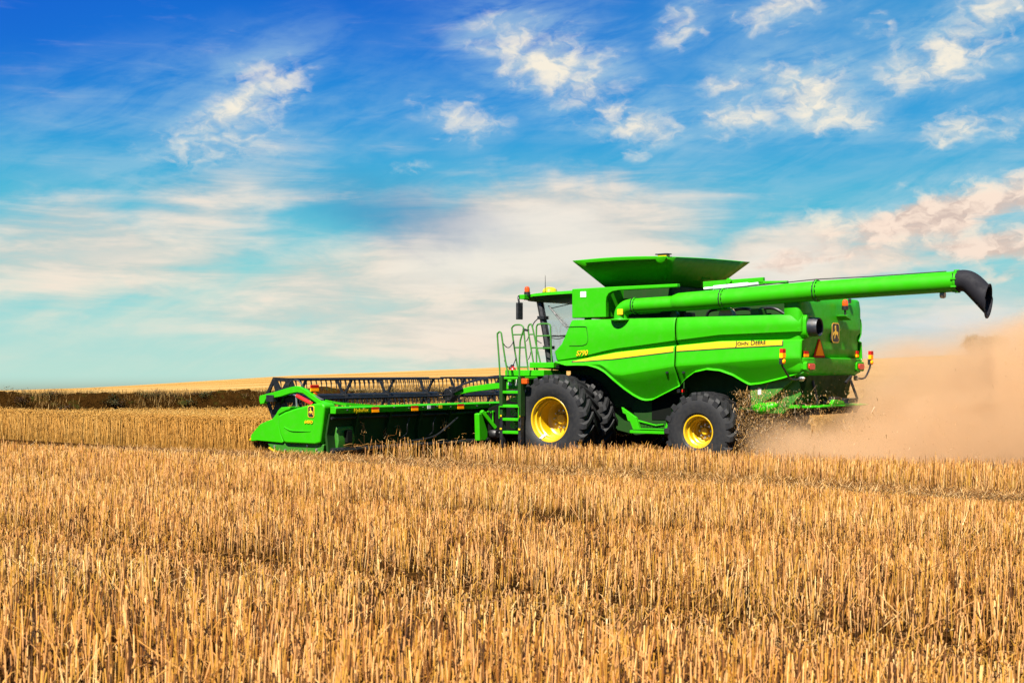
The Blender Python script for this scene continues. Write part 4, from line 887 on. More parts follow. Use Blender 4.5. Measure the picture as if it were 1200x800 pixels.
for (y0, y1, dens, wd, mgn) in ((2.35, 6, 760, .0062, .5), (6, 12, 740, .0058, .8), (12, 20, 600, .0064, 1.0), (20, 29.5, 420, .0084, 1.2)):
    X, Y = scatter(y0, y1, dens, mgn); X, Y = rows_snap(X, Y)
    keep = rng.random(len(X)) > .55 * crushed(X, Y); hol = np.clip((vnoise(X * 1.9, Y * 1.9, 61) + .6 * vnoise(X * 4.5, Y * 4.5, 62) - .30) * 4, 0, 1); hol = np.maximum(hol, np.exp(-((X + .42) / .42) ** 2 - ((Y - 5.55) / .30) ** 2)); hol = np.maximum(hol, .8 * np.exp(-((X - 2.3) / .7) ** 2 - ((Y - 9.4) / .35) ** 2)); keep &= rng.random(len(X)) > .82 * hol
    keep &= rng.random(len(X)) < .70 + .7 * vnoise(X * 1.6, Y * 1.6, 12) + .9 * vnoise(X * 7, Y * 7, 14)
    la, fw = lat_of(X, Y), fwd_of(X, Y)
    keep &= ~((la < EDGE) & (fw > 2.9)) & ~((la < EDGE - .2) & (fw > 2.2)) & ~((np.abs(la) < 2.5) & (fw > -4.6)) & ~((la > 0) & (la < 1.2))
    keep &= ~((la < 2.6) & (fw > -4.8))
    X, Y = X[keep], Y[keep]; n = len(X); Z = height(X, Y)
    h = stub_height(X, Y) * rng.normal(1, .17, n) * np.where(rng.random(n) < .12, .6, 1)
    lean = rng.normal(0, .075, (n, 2)) + np.where(rng.random((n, 1)) < .11, rng.normal(0, .55, (n, 2)), 0)
    tilt = np.stack([np.full(n, .02), np.full(n, .01)], 1)
    P = np.stack([X, Y, Z - .01], 1); w = wd * rng.uniform(.65, 1.25, n)
    acc.add(prisms(P, np.clip(h, .05, .6), w, lean + tilt, 3, .9))
    if y1 <= 12:
        # dry leaf sheaths peeling off the stalks
        k = rng.random(n) < (.6 if y1 <= 6 else .5); m_ = k.sum(); a = rng.uniform(0, 6.28, m_)
        base = P[k] + np.stack([lean[k, 0] * h[k] * .5, lean[k, 1] * h[k] * .5, h[k] * rng.uniform(.25, .8, m_)], 1)
        d = np.stack([np.cos(a) * .6, np.sin(a) * .6, rng.uniform(.1, 1.0, m_)], 1); d /= np.linalg.norm(d, axis=1, keepdims=True)
        acc.add(blades(base, d, rng.uniform(.05, .16, m_), rng.uniform(.005, .011, m_), rng.uniform(.2, .9, m_), 3))
stub = acc.build('stubble', STUB); tag(stub, 'golden wheat stubble standing in drill rows across the near field', kind='stuff')
# loose straw and short leaves lying between and on the stalks
acc = Acc()
for (y0, y1, dens, L, w) in ((2.4, 6, 260, .09, .0055), (6, 13, 170, .12, .007), (13, 21, 90, .18, .010), (20, 30, 95, .24, .012)):
    X, Y = scatter(y0, y1, dens, .8); la, fw = lat_of(X, Y), fwd_of(X, Y)
    pr2 = .30 + .55 * (np.interp(band_lat(X, Y), *BANDS) < .18) + .9 * np.exp(-((la - 7.6) / 1.3) ** 2) + .5 * np.exp(-((la - 12.9) / .9) ** 2)
    keep = (rng.random(len(X)) < pr2) & ~((la < EDGE) & (fw > 2.6)) & ~((la < 2.7) & (fw > -4.8)); X, Y = X[keep], Y[keep]; n = len(X)
    hh = stub_height(X, Y); a = rng.uniform(0, 6.28, n); el_ = rng.normal(0, .22, n)
    up = rng.random(n); z = height(X, Y) + np.where(up < .6, rng.uniform(.005, .05, n), hh * rng.uniform(.3, 1.0, n))
    d = np.stack([np.cos(a) * np.cos(el_), np.sin(a) * np.cos(el_), np.sin(el_)], 1)
    acc.add(blades(np.stack([X, Y, z], 1), d, L * rng.uniform(.4, 1.6, n), w * rng.uniform(.6, 1.3, n), rng.normal(0, .12, n), 2))
# mat of chopped straw beside the standing stubble
X, Y = scatter(19, 30.5, 800, 1.0); la, fw = lat_of(X, Y), fwd_of(X, Y)
keep = (la > EDGE + .05) & (rng.random(len(X)) < np.exp(-((la - 7.6) / 2.0) ** 2) + .12); X, Y = X[keep], Y[keep]; n = len(X)
a = rng.uniform(0, 6.28, n); el_ = rng.normal(.1, .3, n); d = np.stack([np.cos(a) * np.cos(el_), np.sin(a) * np.cos(el_), np.sin(el_)], 1)
acc.add(blades(np.stack([X, Y, height(X, Y) + rng.uniform(.01, .10, n)], 1), d, rng.uniform(.05, .2, n), rng.uniform(.008, .016, n), rng.normal(0, .2, n), 2))
X, Y = scatter(2.6, 14, 1.6, .5); n = len(X); a = rng.uniform(0, 6.28, n); el_ = rng.normal(0, .12, n)
d = np.stack([np.cos(a) * np.cos(el_), np.sin(a) * np.cos(el_), np.sin(el_)], 1)
acc.add(blades(np.stack([X, Y, height(X, Y) + stub_height(X, Y) * rng.uniform(.7, 1.05, n)], 1), d, rng.uniform(.2, .55, n), rng.uniform(.004, .008, n), rng.normal(0, .08, n), 3))
lit = acc.build('loose_straw', LITTER); tag(lit, 'pale loose straw scattered over the stubble', kind='stuff')

# ================================================================== STANDING WHEAT
def bank_y(X): return 46.0 + .55 * (np.clip(X, -60, 8) + 17) * (1 + 0 * X)
acc = Acc()
def wheat(X, Y, full):
    n = len(X); Z = height(X, Y); h = .71 + .05 * vnoise(X * .9, Y * .9, 21) + rng.normal(0, .045, n); h = np.clip(h, .5, .9)
    lean = rng.normal(0, .07, (n, 2)) + np.array([.03, .02]); P = np.stack([X, Y, Z], 1)
    acc.add(prisms(P, h, rng.uniform(.006, .011, n) * (1.15 if full else 1.3), lean, 3, .8))
    tip = np.stack([X + lean[:, 0] * h, Y + lean[:, 1] * h, Z + h], 1)
    a = rng.uniform(0, 6.28, n); nod = rng.uniform(-.4, .9, n)
    d = np.stack([np.cos(a) * np.cos(nod), np.sin(a) * np.cos(nod), np.sin(nod)], 1)
    # ear: 4 sided spindle
    L = rng.uniform(.075, .11, n); wv_ = rng.uniform(.014, .021, n)
    s1 = np.cross(d, [0, 0, 1.0]); s1 /= np.linalg.norm(s1, axis=1, keepdims=True) + 1e-6; s2 = np.cross(d, s1)
    mid = tip + d * (L * .45)[:, None]; end = tip + d * L[:, None]
    V = np.stack([tip, mid + s1 * wv_[:, None] / 2, mid + s2 * wv_[:, None] / 2, mid - s1 * wv_[:, None] / 2, mid - s2 * wv_[:, None] / 2, end], 1).reshape(-1, 3)
    b = (np.arange(n) * 6)[:, None]; T = []
    for i in range(4):
        j = (i + 1) % 4; T += [np.concatenate([b, b + 1 + j, b + 1 + i], 1), np.concatenate([b + 5, b + 1 + i, b + 1 + j], 1)]
    acc.add((V, None, np.stack(T, 1).reshape(-1, 3)))
    k = rng.random(n) < .7; m_ = k.sum(); a = rng.uniform(0, 6.28, m_)
    d = np.stack([np.cos(a) * .7, np.sin(a) * .7, rng.uniform(.2, 1, m_)], 1); d /= np.linalg.norm(d, axis=1, keepdims=True)
    acc.add(blades(P[k] + np.stack([lean[k, 0] * h[k] * .6, lean[k, 1] * h[k] * .6, h[k] * rng.uniform(.35, .85, m_)], 1), d, rng.uniform(.08, .2, m_), rng.uniform(.008, .014, m_), rng.uniform(.3, .9, m_), 3))
def wheat_ok(X, Y):
    la, fw = lat_of(X, Y), fwd_of(X, Y)
    jag = .10 * vnoise(fw * 2.5, fw * 0 + 1, 9)
    return (((la < EDGE - .16 + jag) & (fw > 5.35)) | (la < -6.3)) & (Y < bank_y(X))
X, Y = scatter(28, 62, 95, 2.0); k = wheat_ok(X, Y); wheat(X[k], Y[k], False)
n = 26000; fw = 5.35 + 24 * rng.random(n) ** 1.2; la = EDGE - .14 - 1.5 * rng.random(n) ** 1.6                    # dense standing edge
X = O.x + fw * HX + la * LX; Y = O.y + fw * HY + la * LY; k = wheat_ok(X, Y); wheat(X[k], Y[k], True)
n = 9000; la = -6 + 12.1 * rng.random(n); fw = 5.35 + .7 * rng.random(n)
X = O.x + fw * HX + la * LX; Y = O.y + fw * HY + la * LY; wheat(X, Y, True)
wh = acc.build('standing_wheat', WHEAT)
acc = Acc(); X, Y = scatter(3.0, 18, .9, .4); hs_ = .62; n = len(X); base_h = stub_height(X, Y)
Lh = base_h * rng.uniform(.8, 1.25, n); lean = rng.normal(0, .25, (n, 2)); P = np.stack([X, Y, height(X, Y)], 1)
acc.add(prisms(P, Lh, rng.uniform(.004, .006, n), lean, 3, .8)); tip = np.stack([X + lean[:, 0] * Lh, Y + lean[:, 1] * Lh, P[:, 2] + Lh], 1)
for q in range(9):
    for sgn in (-1, 1):
        a = rng.uniform(0, 6.28, n); d = np.stack([np.cos(a) * .5, np.sin(a) * .5, np.full(n, .85)], 1); d /= np.linalg.norm(d, axis=1, keepdims=True)
        acc.add(blades(tip + np.array([0, 0, .0085 * q]), d, np.full(n, .022), np.full(n, .008), np.full(n, -.1), 2))
le = acc.build('leftover_ears', WHEAT); tag(le, 'single wheat ears left standing in the cut stubble', kind='stuff'); tag(wh, 'ripe golden wheat still standing uncut ahead of the header', kind='stuff')

# ================================================================== BANK, SHRUBS, DRY GRASS
bm_ = bpy.data.materials.new('bank_soil'); bm_.use_nodes = True; t = NT(bm_.node_tree); bsd = t.n['Principled BSDF']; bsd.inputs['Roughness'].default_value = .95; bsd.inputs['Specular IOR Level'].default_value = 0
g = t.node('ShaderNodeNewGeometry').outputs['Position']
cc = t.mix(t.noise(g, 2.2, 6, .7), (.008, .0034, .0008, 1), (.042, .019, .004, 1)); cc = t.mix(t.mr(t.noise(g, 1.1, 5, .7), .6, .72), cc, (.055, .028, .008, 1)); cc = t.mix(t.mr(t.noise(g, 1.7, 5, .7), .56, .7), cc, (.026, .028, .005, 1))
t.put(bsd.inputs['Base Color'], cc); bp = t.node('ShaderNodeBump'); bp.inputs['Strength'].default_value = 1; bp.inputs['Distance'].default_value = .2; t.put(bp.inputs['Height'], t.noise(g, 4, 6, .75)); t.l.new(bp.outputs[0], bsd.inputs['Normal'])
bxs = np.linspace(-32, 42, 741); rows = []
prof_b = [(.15, -.3), (.3, .15), (.55, .55), (.85, .95), (1.2, 1.22), (1.7, 1.30), (2.4, 1.25), (3.4, .9), (4.6, -.3)]
for X in bxs:
    base = bank_y(X); zz = float(height(np.array([X]), np.array([base]))[0])
    r = []
    for i, (dy, dz) in enumerate(prof_b):
        q = .04 * math.sin(X * 2.3 + i * 1.3) + .04 * math.sin(X * 7.1 + i * 2.1) + .03 * rng.normal()
        fade = float(sm(np.array([(6 - X) / 14]))[0])
        r.append((X + q * .4, base + dy + q * .8, zz + dz * (.95 + .04 * math.sin(X * .6) + .04 * math.sin(X * 1.7 + 1)) * (.10 + .95 * fade) + q * .55 * (0 < i < 8)))
    rows.append(r)
bank = MB().grid(rows, flip=True).build('earth_bank', bm_); tag(bank, 'dark bare earth bank between the wheat and the hill', kind='structure')
acc = Acc(); n = 17000
X = rng.uniform(-30, 6, n); u = rng.uniform(0, 1, n); cl_ = vnoise(X * 1.3, u * 9, 31) + rng.normal(0, .25, n) > .12; X, u = X[cl_], u[cl_]; n = len(X)
by = bank_y(X); bz = height(X, by); dy = .3 + 2.4 * u; dz = np.interp(dy, [p[0] for p in prof_b], [p[1] for p in prof_b]) * .92 - .05
for rep in range(3):
    a = rng.uniform(0, 6.28, n); sp_ = rng.uniform(.05, .5, n); d = np.stack([np.cos(a) * sp_, np.sin(a) * sp_, np.ones(n)], 1); d /= np.linalg.norm(d, axis=1, keepdims=True)
    acc.add(blades(np.stack([X + rng.normal(0, .06, n), by + dy + rng.normal(0, .05, n), bz + dz], 1), d, rng.uniform(.08, .36, n), rng.uniform(.010, .024, n), rng.uniform(.05, .35, n), 3))
acc2 = Acc(); n = 30000; X = rng.uniform(-30, 6, n); u = rng.uniform(0, 1, n); by = bank_y(X); dy = .25 + 2.3 * u
k = vnoise(X * 1.1, u * 7, 77) + rng.normal(0, .3, n) > -.15; X, by, dy = X[k], by[k], dy[k]; n = len(X)
bz = height(X, by) + np.interp(dy, [p[0] for p in prof_b], [p[1] for p in prof_b]) * .93 - .03; a = rng.uniform(0, 6.28, n)
d = np.stack([np.cos(a), np.sin(a), rng.uniform(.1, 1.6, n)], 1); d /= np.linalg.norm(d, axis=1, keepdims=True)
acc2.add(blades(np.stack([X, by + dy, bz], 1), d, rng.uniform(.08, .30, n), rng.uniform(.010, .035, n), rng.uniform(.0, .5, n), 3))
ds = acc2.build('dead_scrub', straw_mat('dead_brush', [(0, (.006, .003, .001)), (.5, (.022, .010, .003)), (.8, (.055, .030, .008)), (1, (.15, .095, .022))], trans=.1)); tag(ds, 'dark dead scrub covering the earth bank', kind='stuff')
dg = acc.build('dry_grass', DRYG); tag(dg, 'tufts of dry yellow grass on the dark bank', kind='stuff')

def leaf_mat(name, c0, c1):
    m = bpy.data.materials.new(name); m.use_nodes = True; t = NT(m.node_tree); b = t.n['Principled BSDF']; b.inputs['Roughness'].default_value = .6
    gg = t.node('ShaderNodeNewGeometry'); cc = t.ramp(gg.outputs['Random Per Island'], [(0, c0), (1, c1)]); t.put(b.inputs['Base Color'], cc)
    out = t.n['Material Output']; tl = t.node('ShaderNodeBsdfTranslucent'); t.put(tl.inputs[0], cc); mx = t.node('ShaderNodeMixShader'); mx.inputs[0].default_value = .25
    t.l.new(b.outputs[0], mx.inputs[1]); t.l.new(tl.outputs[0], mx.inputs[2]); t.l.new(mx.outputs[0], out.inputs[0]); return m
LEAFS = [leaf_mat('shrub_leaves', (.012, .024, .004), (.045, .065, .010)), leaf_mat('brown_shrub_leaves', (.022, .012, .005), (.085, .046, .017)), leaf_mat('olive_shrub_leaves', (.03, .03, .006), (.085, .07, .018))]
def shrub_mesh(seed, m, r=.5, hgt=.55, nl=420, leaf=.075):
    g2 = np.random.default_rng(seed); a2 = Acc()
    nc = 9; C = np.stack([g2.normal(0, r * .45, nc), g2.normal(0, r * .3, nc), np.abs(g2.normal(hgt * .45, hgt * .25, nc))], 1)
    for c_ in C:
        kk = nl // nc; P = c_ + g2.normal(0, .13, (kk, 3)) * [1.1, 1, .9]; P[:, 2] = np.abs(P[:, 2])
        a = g2.uniform(0, 6.28, kk); d = np.stack([np.cos(a), np.sin(a), g2.normal(.2, .6, kk)], 1); d /= np.linalg.norm(d, axis=1, keepdims=True)
        a2.add(blades(P, d, leaf * g2.uniform(.6, 1.5, kk), leaf * .5 * g2.uniform(.6, 1.3, kk), g2.uniform(.0, .5, kk), 2))
    for c_ in C[:6]:                                            # twiggy stems
        V, Q, T = prisms(np.array([[0, 0, -.05]]), np.array([c_[2] * .6 + .05]), np.array([.02]), np.array([c_[:2] / (c_[2] + .05)]), 3, .4); a2.add((V, Q, T))
    return a2
protos = []
for i in range(6):
    o = shrub_mesh(100 + i, None).build('shrub', LEAFS[i % 3]); protos.append(o)
names = ['low dark green shrub growing on the earth bank', 'low brown withered shrub on the earth bank', 'low olive green shrub on the earth bank']
for i in range(150):
    p = protos[i % 6]; o = p if i < 6 else p.copy()
    if i >= 6: col.objects.link(o)
    X = -26 + 31 * ((i * .6180339) % 1.0) + random.uniform(-.3, .3); on_top = random.random() < .62; dy = random.uniform(1.1, 2.3) if on_top else random.uniform(.4, 1.0)
    by = bank_y(X); z = float(height(np.array([X]), np.array([by]))[0]) + np.interp(dy, [q[0] for q in prof_b], [q[1] for q in prof_b]) * .9 - .06
    o.location = (X, by + dy, z); s_ = random.uniform(.5, .85); o.scale = (s_ * random.uniform(1.1, 1.8), s_, s_ * random.uniform(.45, .75)); o.rotation_euler = (0, 0, random.uniform(0, 6.28))
    tag(o, names[(i % 6) % 3], 'shrub', ['green shrubs on the bank', 'withered shrubs on the bank', 'olive shrubs on the bank'][(i % 6) % 3])

# trees on the crest at the right, seen through the dust
def tree(name, X, Y, hgt, rad, label, seed, flat):
    z = float(height(np.array([X]), np.array([Y]))[0]); root = empty(name, (X, Y, z - .1)); tag(root, label, 'tree', None)
    g2 = np.random.default_rng(seed); mb = MB(); mb.tube(smoothpath([(0, 0, 0), (.05, .02, hgt * .3), (-.03, 0, hgt * .6)], 4), [.16, .15, .14, .13, .12, .11, .10, .09, .08], 8)
    for k in range(7):
        a = g2.uniform(0, 6.28); mb.tube([(0, 0, hgt * .22 + .05 * k), (math.cos(a) * rad * .4, math.sin(a) * rad * .4, hgt * .5), (math.cos(a) * rad * .75, math.sin(a) * rad * .75, hgt * .78)], [.06, .045, .015], 6)
    mb.build('trunk', mat('bark_' + str(seed), (.06, .045, .03), .9), root)
    a2 = Acc()
    for k in range(95):
        c_ = np.array([g2.uniform(-rad, rad), g2.uniform(-rad, rad) * .8, hgt * (.24 + .70 * g2.random() ** .8)])
        if not flat and (c_[0] / rad) ** 2 + ((c_[2] - hgt * .55) / (hgt * .5)) ** 2 > 1: continue
        kk = 120; P = c_ + g2.normal(0, .24, (kk, 3)); a = g2.uniform(0, 6.28, kk); d = np.stack([np.cos(a), np.sin(a), g2.normal(0, .6, kk)], 1); d /= np.linalg.norm(d, axis=1, keepdims=True)
        a2.add(blades(P, d, g2.uniform(.14, .28, kk), g2.uniform(.09, .16, kk), g2.uniform(0, .5, kk), 2))
    cr = a2.build('crown', LEAFS[0]); cr.parent = root
tree('tree', 57.6, 166, 2.2, 2.1, 'broad flat-topped tree on the hill crest, dim behind the dust', 5, True)
tree('tree', 63.4, 167, 1.9, 1.2, 'narrower round tree at the crest beside the broad one', 6, False)

# ================================================================== DUST AND CHAFF
dm = bpy.data.materials.new('dust_air'); dm.use_nodes = True; t = NT(dm.node_tree); t.n.remove(t.n['Principled BSDF']); out = t.n['Material Output']
pv = t.node('ShaderNodeVolumePrincipled'); pv.inputs['Color'].default_value = (.68, .465, .27, 1); pv.inputs['Anisotropy'].default_value = .1
pos = t.node('ShaderNodeNewGeometry').outputs['Position']; sx = t.node('ShaderNodeSeparateXYZ'); t.l.new(pos, sx.inputs[0]); X_, Y_, Z_ = sx.outputs
hz = t.m('MULTIPLY_ADD', t.m('MAXIMUM', t.m('SUBTRACT', X_, 6.4), 0.0), .34, .88)
warp = t.noise(pos, .55, 3, .6)
zz = t.m('DIVIDE', t.m('SUBTRACT', Z_, t.m('MULTIPLY', t.m('SUBTRACT', warp, .5), t.m('MULTIPLY_ADD', hz, 1.3, .6))), hz)
vert = t.mr(zz, .55, 1.45, 1.0, 0.0)
along = t.m('MULTIPLY', t.mr(X_, 4.7, 6.2), t.mr(X_, 22, 27, 1.0, 0.0))
dyn = t.m('DIVIDE', t.m('SUBTRACT', Y_, t.m('MULTIPLY_ADD', X_, -.06, 28.9)), t.m('MULTIPLY_ADD', X_, .10, 1.9))
across = t.mr(t.m('ABSOLUTE', dyn), .55, 1.3, 1.0, 0.0)
nz = t.noise(t.vscale(pos, (.75, .8, 1.0)), .85, 6, .66, .7)
nz2 = t.noise(t.vscale(pos, (1.0, .9, 1.2)), 2.4, 5, .65, .5)
puff = t.mr(t.m('MULTIPLY_ADD', t.m('SUBTRACT', nz2, .5), .45, nz), .43, .57, .02, 2.0)
low = t.m('MULTIPLY', t.mr(Z_, .5, 1.7, 1.0, 0.0), t.mr(X_, 7.5, 11, 1.0, .3)); puff = t.m('MAXIMUM', puff, t.m('MULTIPLY', low, t.mr(nz, .36, .56, .35, 1.0)))
den = t.m('MULTIPLY', t.m('MULTIPLY', t.m('MULTIPLY', vert, along), across), puff)
thin = t.m('MULTIPLY', t.m('MULTIPLY', t.mr(X_, 7.6, 10.5), t.mr(t.m('SUBTRACT', Z_, t.m('MULTIPLY', t.m('MAXIMUM', t.m('SUBTRACT', X_, 8.5), 0.0), .17)), 1.8, 3.0, 1.0, 0.0)), .30)
thin = t.m('MULTIPLY', thin, t.mr(t.m('MULTIPLY_ADD', t.m('SUBTRACT', nz2, .5), .4, nz), .40, .60, .35, 1.5))
t.put(pv.inputs['Density'], t.m('ADD', t.m('MULTIPLY', den, 2.9), thin)); t.l.new(pv.outputs[0], out.inputs['Volume'])
db = MB(); db.box(4.6, 27, 22.5, 39, -.4, 6.2); dust = db.build('dust_cloud', dm); tag(dust, 'tan dust cloud drifting off behind the combine', kind='stuff')
acc = Acc(); n = 20000
t0 = rng.random(n) ** 1.4; X = 5.3 + 15 * t0; Y = 28.6 - .06 * X + rng.normal(0, 1, n) * (.7 + .10 * X); Z = np.abs(rng.normal(0, 1, n)) * (.55 + .10 * (X - 5)) + .02
m1 = 8500; X[:m1] = 4.70 + np.abs(rng.normal(0, 1.25, m1)); Y[:m1] = 28.6 + rng.normal(0, .35, m1) - .1 * (X[:m1] - 5); Z[:m1] = .15 + rng.random(m1) ** (1 + .5 * np.clip(X[:m1] - 4.8, 0, 3)) * 1.55
d = rng.normal(0, 1, (n, 3)); d /= np.linalg.norm(d, axis=1, keepdims=True)
L = rng.uniform(.012, .034, n); L[:m1] *= 1.7; long_ = rng.random(n) < .12; L[long_] *= rng.uniform(2, 6, long_.sum())
Zg = height(X, Y)
acc.add(blades(np.stack([X, Y, Zg + Z], 1), d, L, rng.uniform(.007, .016, n), rng.normal(0, .2, n), 1))
cf = acc.build('chaff', CHAFF); tag(cf, 'chopped straw and chaff flying out behind the rear wheel', kind='stuff')

# ================================================================== SKY
world = bpy.data.worlds.new('World'); scene.world = world; world.use_nodes = True; t = NT(world.node_tree)
bg = t.n['Background']; STR = .10; bg.inputs[1].default_value = STR
sun_dir = Vector((LX - SUN_SKEW * HX, LY - SUN_SKEW * HY, 0)).normalized() * math.cos(SUN_EL) + Vector((0, 0, math.sin(SUN_EL)))
sky = t.node('ShaderNodeTexSky', sky_type='NISHITA', sun_disc=False); sky.sun_elevation = SUN_EL; sky.sun_rotation = math.atan2(sun_dir.x, sun_dir.y); sky.dust_density = 1.0; sky.ozone_density = 2.0
K = 1 / (STR * 2 ** EXPO)
def C(r, g, b): return tuple(c * K for c in lin(r, g, b))
def C4(*a): return (*C(*a), 1)
dv = t.node('ShaderNodeTexCoord').outputs['Generated']; sp3 = t.node('ShaderNodeSeparateXYZ'); t.l.new(dv, sp3.inputs[0])
az = t.m('MULTIPLY', t.m('ARCTAN2', sp3.outputs[0], sp3.outputs[1]), 57.2958); el = t.m('MULTIPLY', t.m('ARCSINE', sp3.outputs[2]), 57.2958)
def AE(px, py):
    a = math.atan((px - 600) / 1600); return math.degrees(a), math.degrees(math.atan((432 - py) / 1600 * math.cos(a)))
rampf = t.m('DIVIDE', el, 24.0, clamp=True)
base = t.ramp(rampf, [(0, C(184, 224, 212)), (.07, C(164, 218, 214)), (.17, C(120, 208, 214)), (.30, C(66, 180, 214)), (.43, C(28, 146, 218)), (.54, C(12, 120, 214)), (.64, C(4, 100, 206)), (1, C(3, 72, 175))])
azf = t.mr(az, -6, 20); base = t.mix(t.m('MULTIPLY', azf, t.mr(el, 5, 14, .15, .55)), base, C4(66, 174, 214))
lf = t.m('MULTIPLY', t.mr(az, -22, -10, 1, 0), t.mr(el, 8, 14)); base = t.mix(t.m('MULTIPLY', lf, .6), base, C4(2, 92, 208))
base = t.mix(.012, base, sky.outputs[0])
wvec = t.comb(az, t.m('MULTIPLY', el, 1.7), 0.0)
wv2 = t.comb(t.m('ADD', az, t.m('MULTIPLY', t.m('SUBTRACT', t.noise(wvec, .9, 4, .55), .5), 1.7)), t.m('MULTIPLY_ADD', el, 1.5, t.m('MULTIPLY', t.m('SUBTRACT', t.noise(t.vscale(wvec, (1.1, .9, 1)), 1.0, 3, .5), .5), 1.0)))
n_c = t.noise(wv2, .62, 6, .52, .6); n_f = t.noise(wv2, 1.7, 5, .55, .5)
ang_ = R(20); rx = t.m('ADD', t.m('MULTIPLY', az, math.cos(ang_)), t.m('MULTIPLY', el, math.sin(ang_))); ry = t.m('SUBTRACT', t.m('MULTIPLY', el, math.cos(ang_)), t.m('MULTIPLY', az, math.sin(ang_)))
n_s = t.noise(t.comb(t.m('MULTIPLY', rx, .28), t.m('MULTIPLY', ry, 1.15)), .75, 8, .63, .5)
n_h = t.noise(t.comb(t.m('MULTIPLY', az, .22), t.m('MULTIPLY', el, 1.3), 4.0), .8, 7, .6, .35)
jx = t.m('MULTIPLY', t.m('SUBTRACT', t.noise(wvec, .30, 4, .6), .5), 3.2); jy = t.m('MULTIPLY', t.m('SUBTRACT', t.noise(t.vscale(wvec, (1, 1, 1)), .33, 4, .6, 1.0), .5), 1.6)
wa = t.m('ADD', az, jx); we = t.m('ADD', el, jy)
def field(blobs, gs=1.0):
    f = None
    for (px, py, rxp, ryp, rot, wgt) in blobs:
        a0, e0 = AE(px, py); c_, s_ = math.cos(R(rot)), math.sin(R(rot)); ra, re = rxp / 28.0 * gs, ryp / 28.0 * gs
        dx = t.m('SUBTRACT', wa, a0); dy_ = t.m('SUBTRACT', we, e0)
        u = t.m('DIVIDE', t.m('MULTIPLY_ADD', dx, c_, t.m('MULTIPLY', dy_, s_)), ra); v = t.m('DIVIDE', t.m('MULTIPLY_ADD', dx, -s_, t.m('MULTIPLY', dy_, c_)), re)
        q = t.m('SQRT', t.m('MULTIPLY_ADD', u, u, t.m('MULTIPLY', v, v)))
        m_ = t.mr(q, 0.0, 1.0, wgt, 0.0)
        f = m_ if f is None else t.m('MAXIMUM', f, m_)
    return f
PUFF = [(275, 132, 95, 42, 38, 1.0), (330, 100, 50, 24, 20, .75), (250, 172, 110, 22, 6, .62), (640, 72, 90, 52, -25, 1.0), (690, 105, 60, 40, -20, .8), (748, 148, 75, 34, -12, .92),
        (800, 28, 45, 32, 30, .75), (930, 10, 70, 22, 12, .8), (948, 112, 88, 44, -18, 1.05), (862, 140, 62, 30, 0, .8), (852, 102, 40, 16, 0, .75), (985, 138, 60, 26, 5, .9), (1115, 58, 110, 42, 22, .95), (1170, 20, 90, 38, 20, .8),
        (1075, 95, 60, 20, 8, .6), (1125, 150, 58, 24, 8, .95), (1190, 145, 30, 20, 0, .7), (540, 140, 70, 34, -15, .58), (1015, 35, 34, 20, 0, .55), (480, 196, 30, 10, 8, .5),
        (1105, 252, 170, 42, 14, 1.0), (1180, 225, 80, 30, 12, .9), (1080, 282, 140, 30, 8, .9), (985, 262, 70, 26, 12, .8), (1195, 285, 90, 26, 5, .85), (1180, 318, 60, 18, 12, .65)]
BIG = [(635, 285, 190, 78, 4, 1.15), (560, 310, 220, 60, 6, 1.0), (700, 300, 120, 80, 0, 1.0), (400, 330, 170, 45, 8, .7), (590, 380, 260, 60, 0, .85), (380, 365, 200, 40, 0, .6), (905, 320, 130, 52, 14, 1.1), (850, 340, 110, 50, 0, .9), (1010, 300, 110, 40, 8, .8), (110, 300, 210, 55, 3, .75), (60, 265, 120, 40, 10, .6), (230, 255, 150, 60, 25, .55), (780, 400, 260, 50, 0, .7), (1110, 380, 160, 60, 4, .55)]
WISP = [(170, 130, 280, 80, 15, .62), (230, 200, 280, 110, 25, .85), (900, 200, 300, 60, 0, .55), (120, 330, 320, 110, 4, .9), (420, 140, 200, 80, 12, .4), (600, 230, 260, 60, 6, .6), (660, 110, 240, 110, -20, .45), (950, 120, 240, 110, 0, .5), (1100, 60, 220, 90, 18, .6), (420, 400, 400, 60, 0, .8), (1000, 400, 360, 70, 0, .7), (1120, 250, 230, 90, 10, .7)]
fp, fb, fw_ = field(PUFF, 1.35), field(BIG, 1.6), field(WISP, 1.3)
halo = t.mr(field([(a, b_, c_ * 1.1, d_ * 1.1, e_, f_) for a, b_, c_, d_, e_, f_ in PUFF], 2.4), .08, .95, 0, 1.0)
wis = t.m('MULTIPLY', t.m('MAXIMUM', fw_, halo), t.mr(t.m('MULTIPLY_ADD', n_s, .6, t.m('MULTIPLY', n_h, .4)), .34, .62))
big = t.mr(t.m('MULTIPLY_ADD', t.m('SUBTRACT', n_h, .5), 1.0, fb), .04, .80)
puf = t.m('MULTIPLY', t.mr(t.m('MULTIPLY_ADD', t.m('SUBTRACT', n_c, .5), 2.0, t.m('MULTIPLY_ADD', t.m('SUBTRACT', n_f, .5), .55, fp)), .16, 1.30), t.mr(fp, .02, .22))
lowf = t.mr(el, 2.5, 8.5, 1, 0)
wcol = t.mix(lowf, C4(176, 210, 226), C4(226, 230, 212))
bcol = t.mix(t.mr(n_h, .36, .62), C4(222, 210, 198), C4(250, 232, 214)); bcol = t.mix(t.mr(fb, .55, 1.05, 0, .55), bcol, C4(250, 242, 230))
warm = t.m('MULTIPLY', t.mr(az, -6, 4), t.mr(el, .5, 3.2, 1, 0)); bcol = t.mix(t.m('MULTIPLY', warm, .4), bcol, C4(246, 214, 196))
pcol = t.mix(t.mr(t.m('MULTIPLY_ADD', n_f, .35, t.m('MULTIPLY', n_c, .65)), .38, .58), C4(206, 214, 214), C4(252, 242, 222))
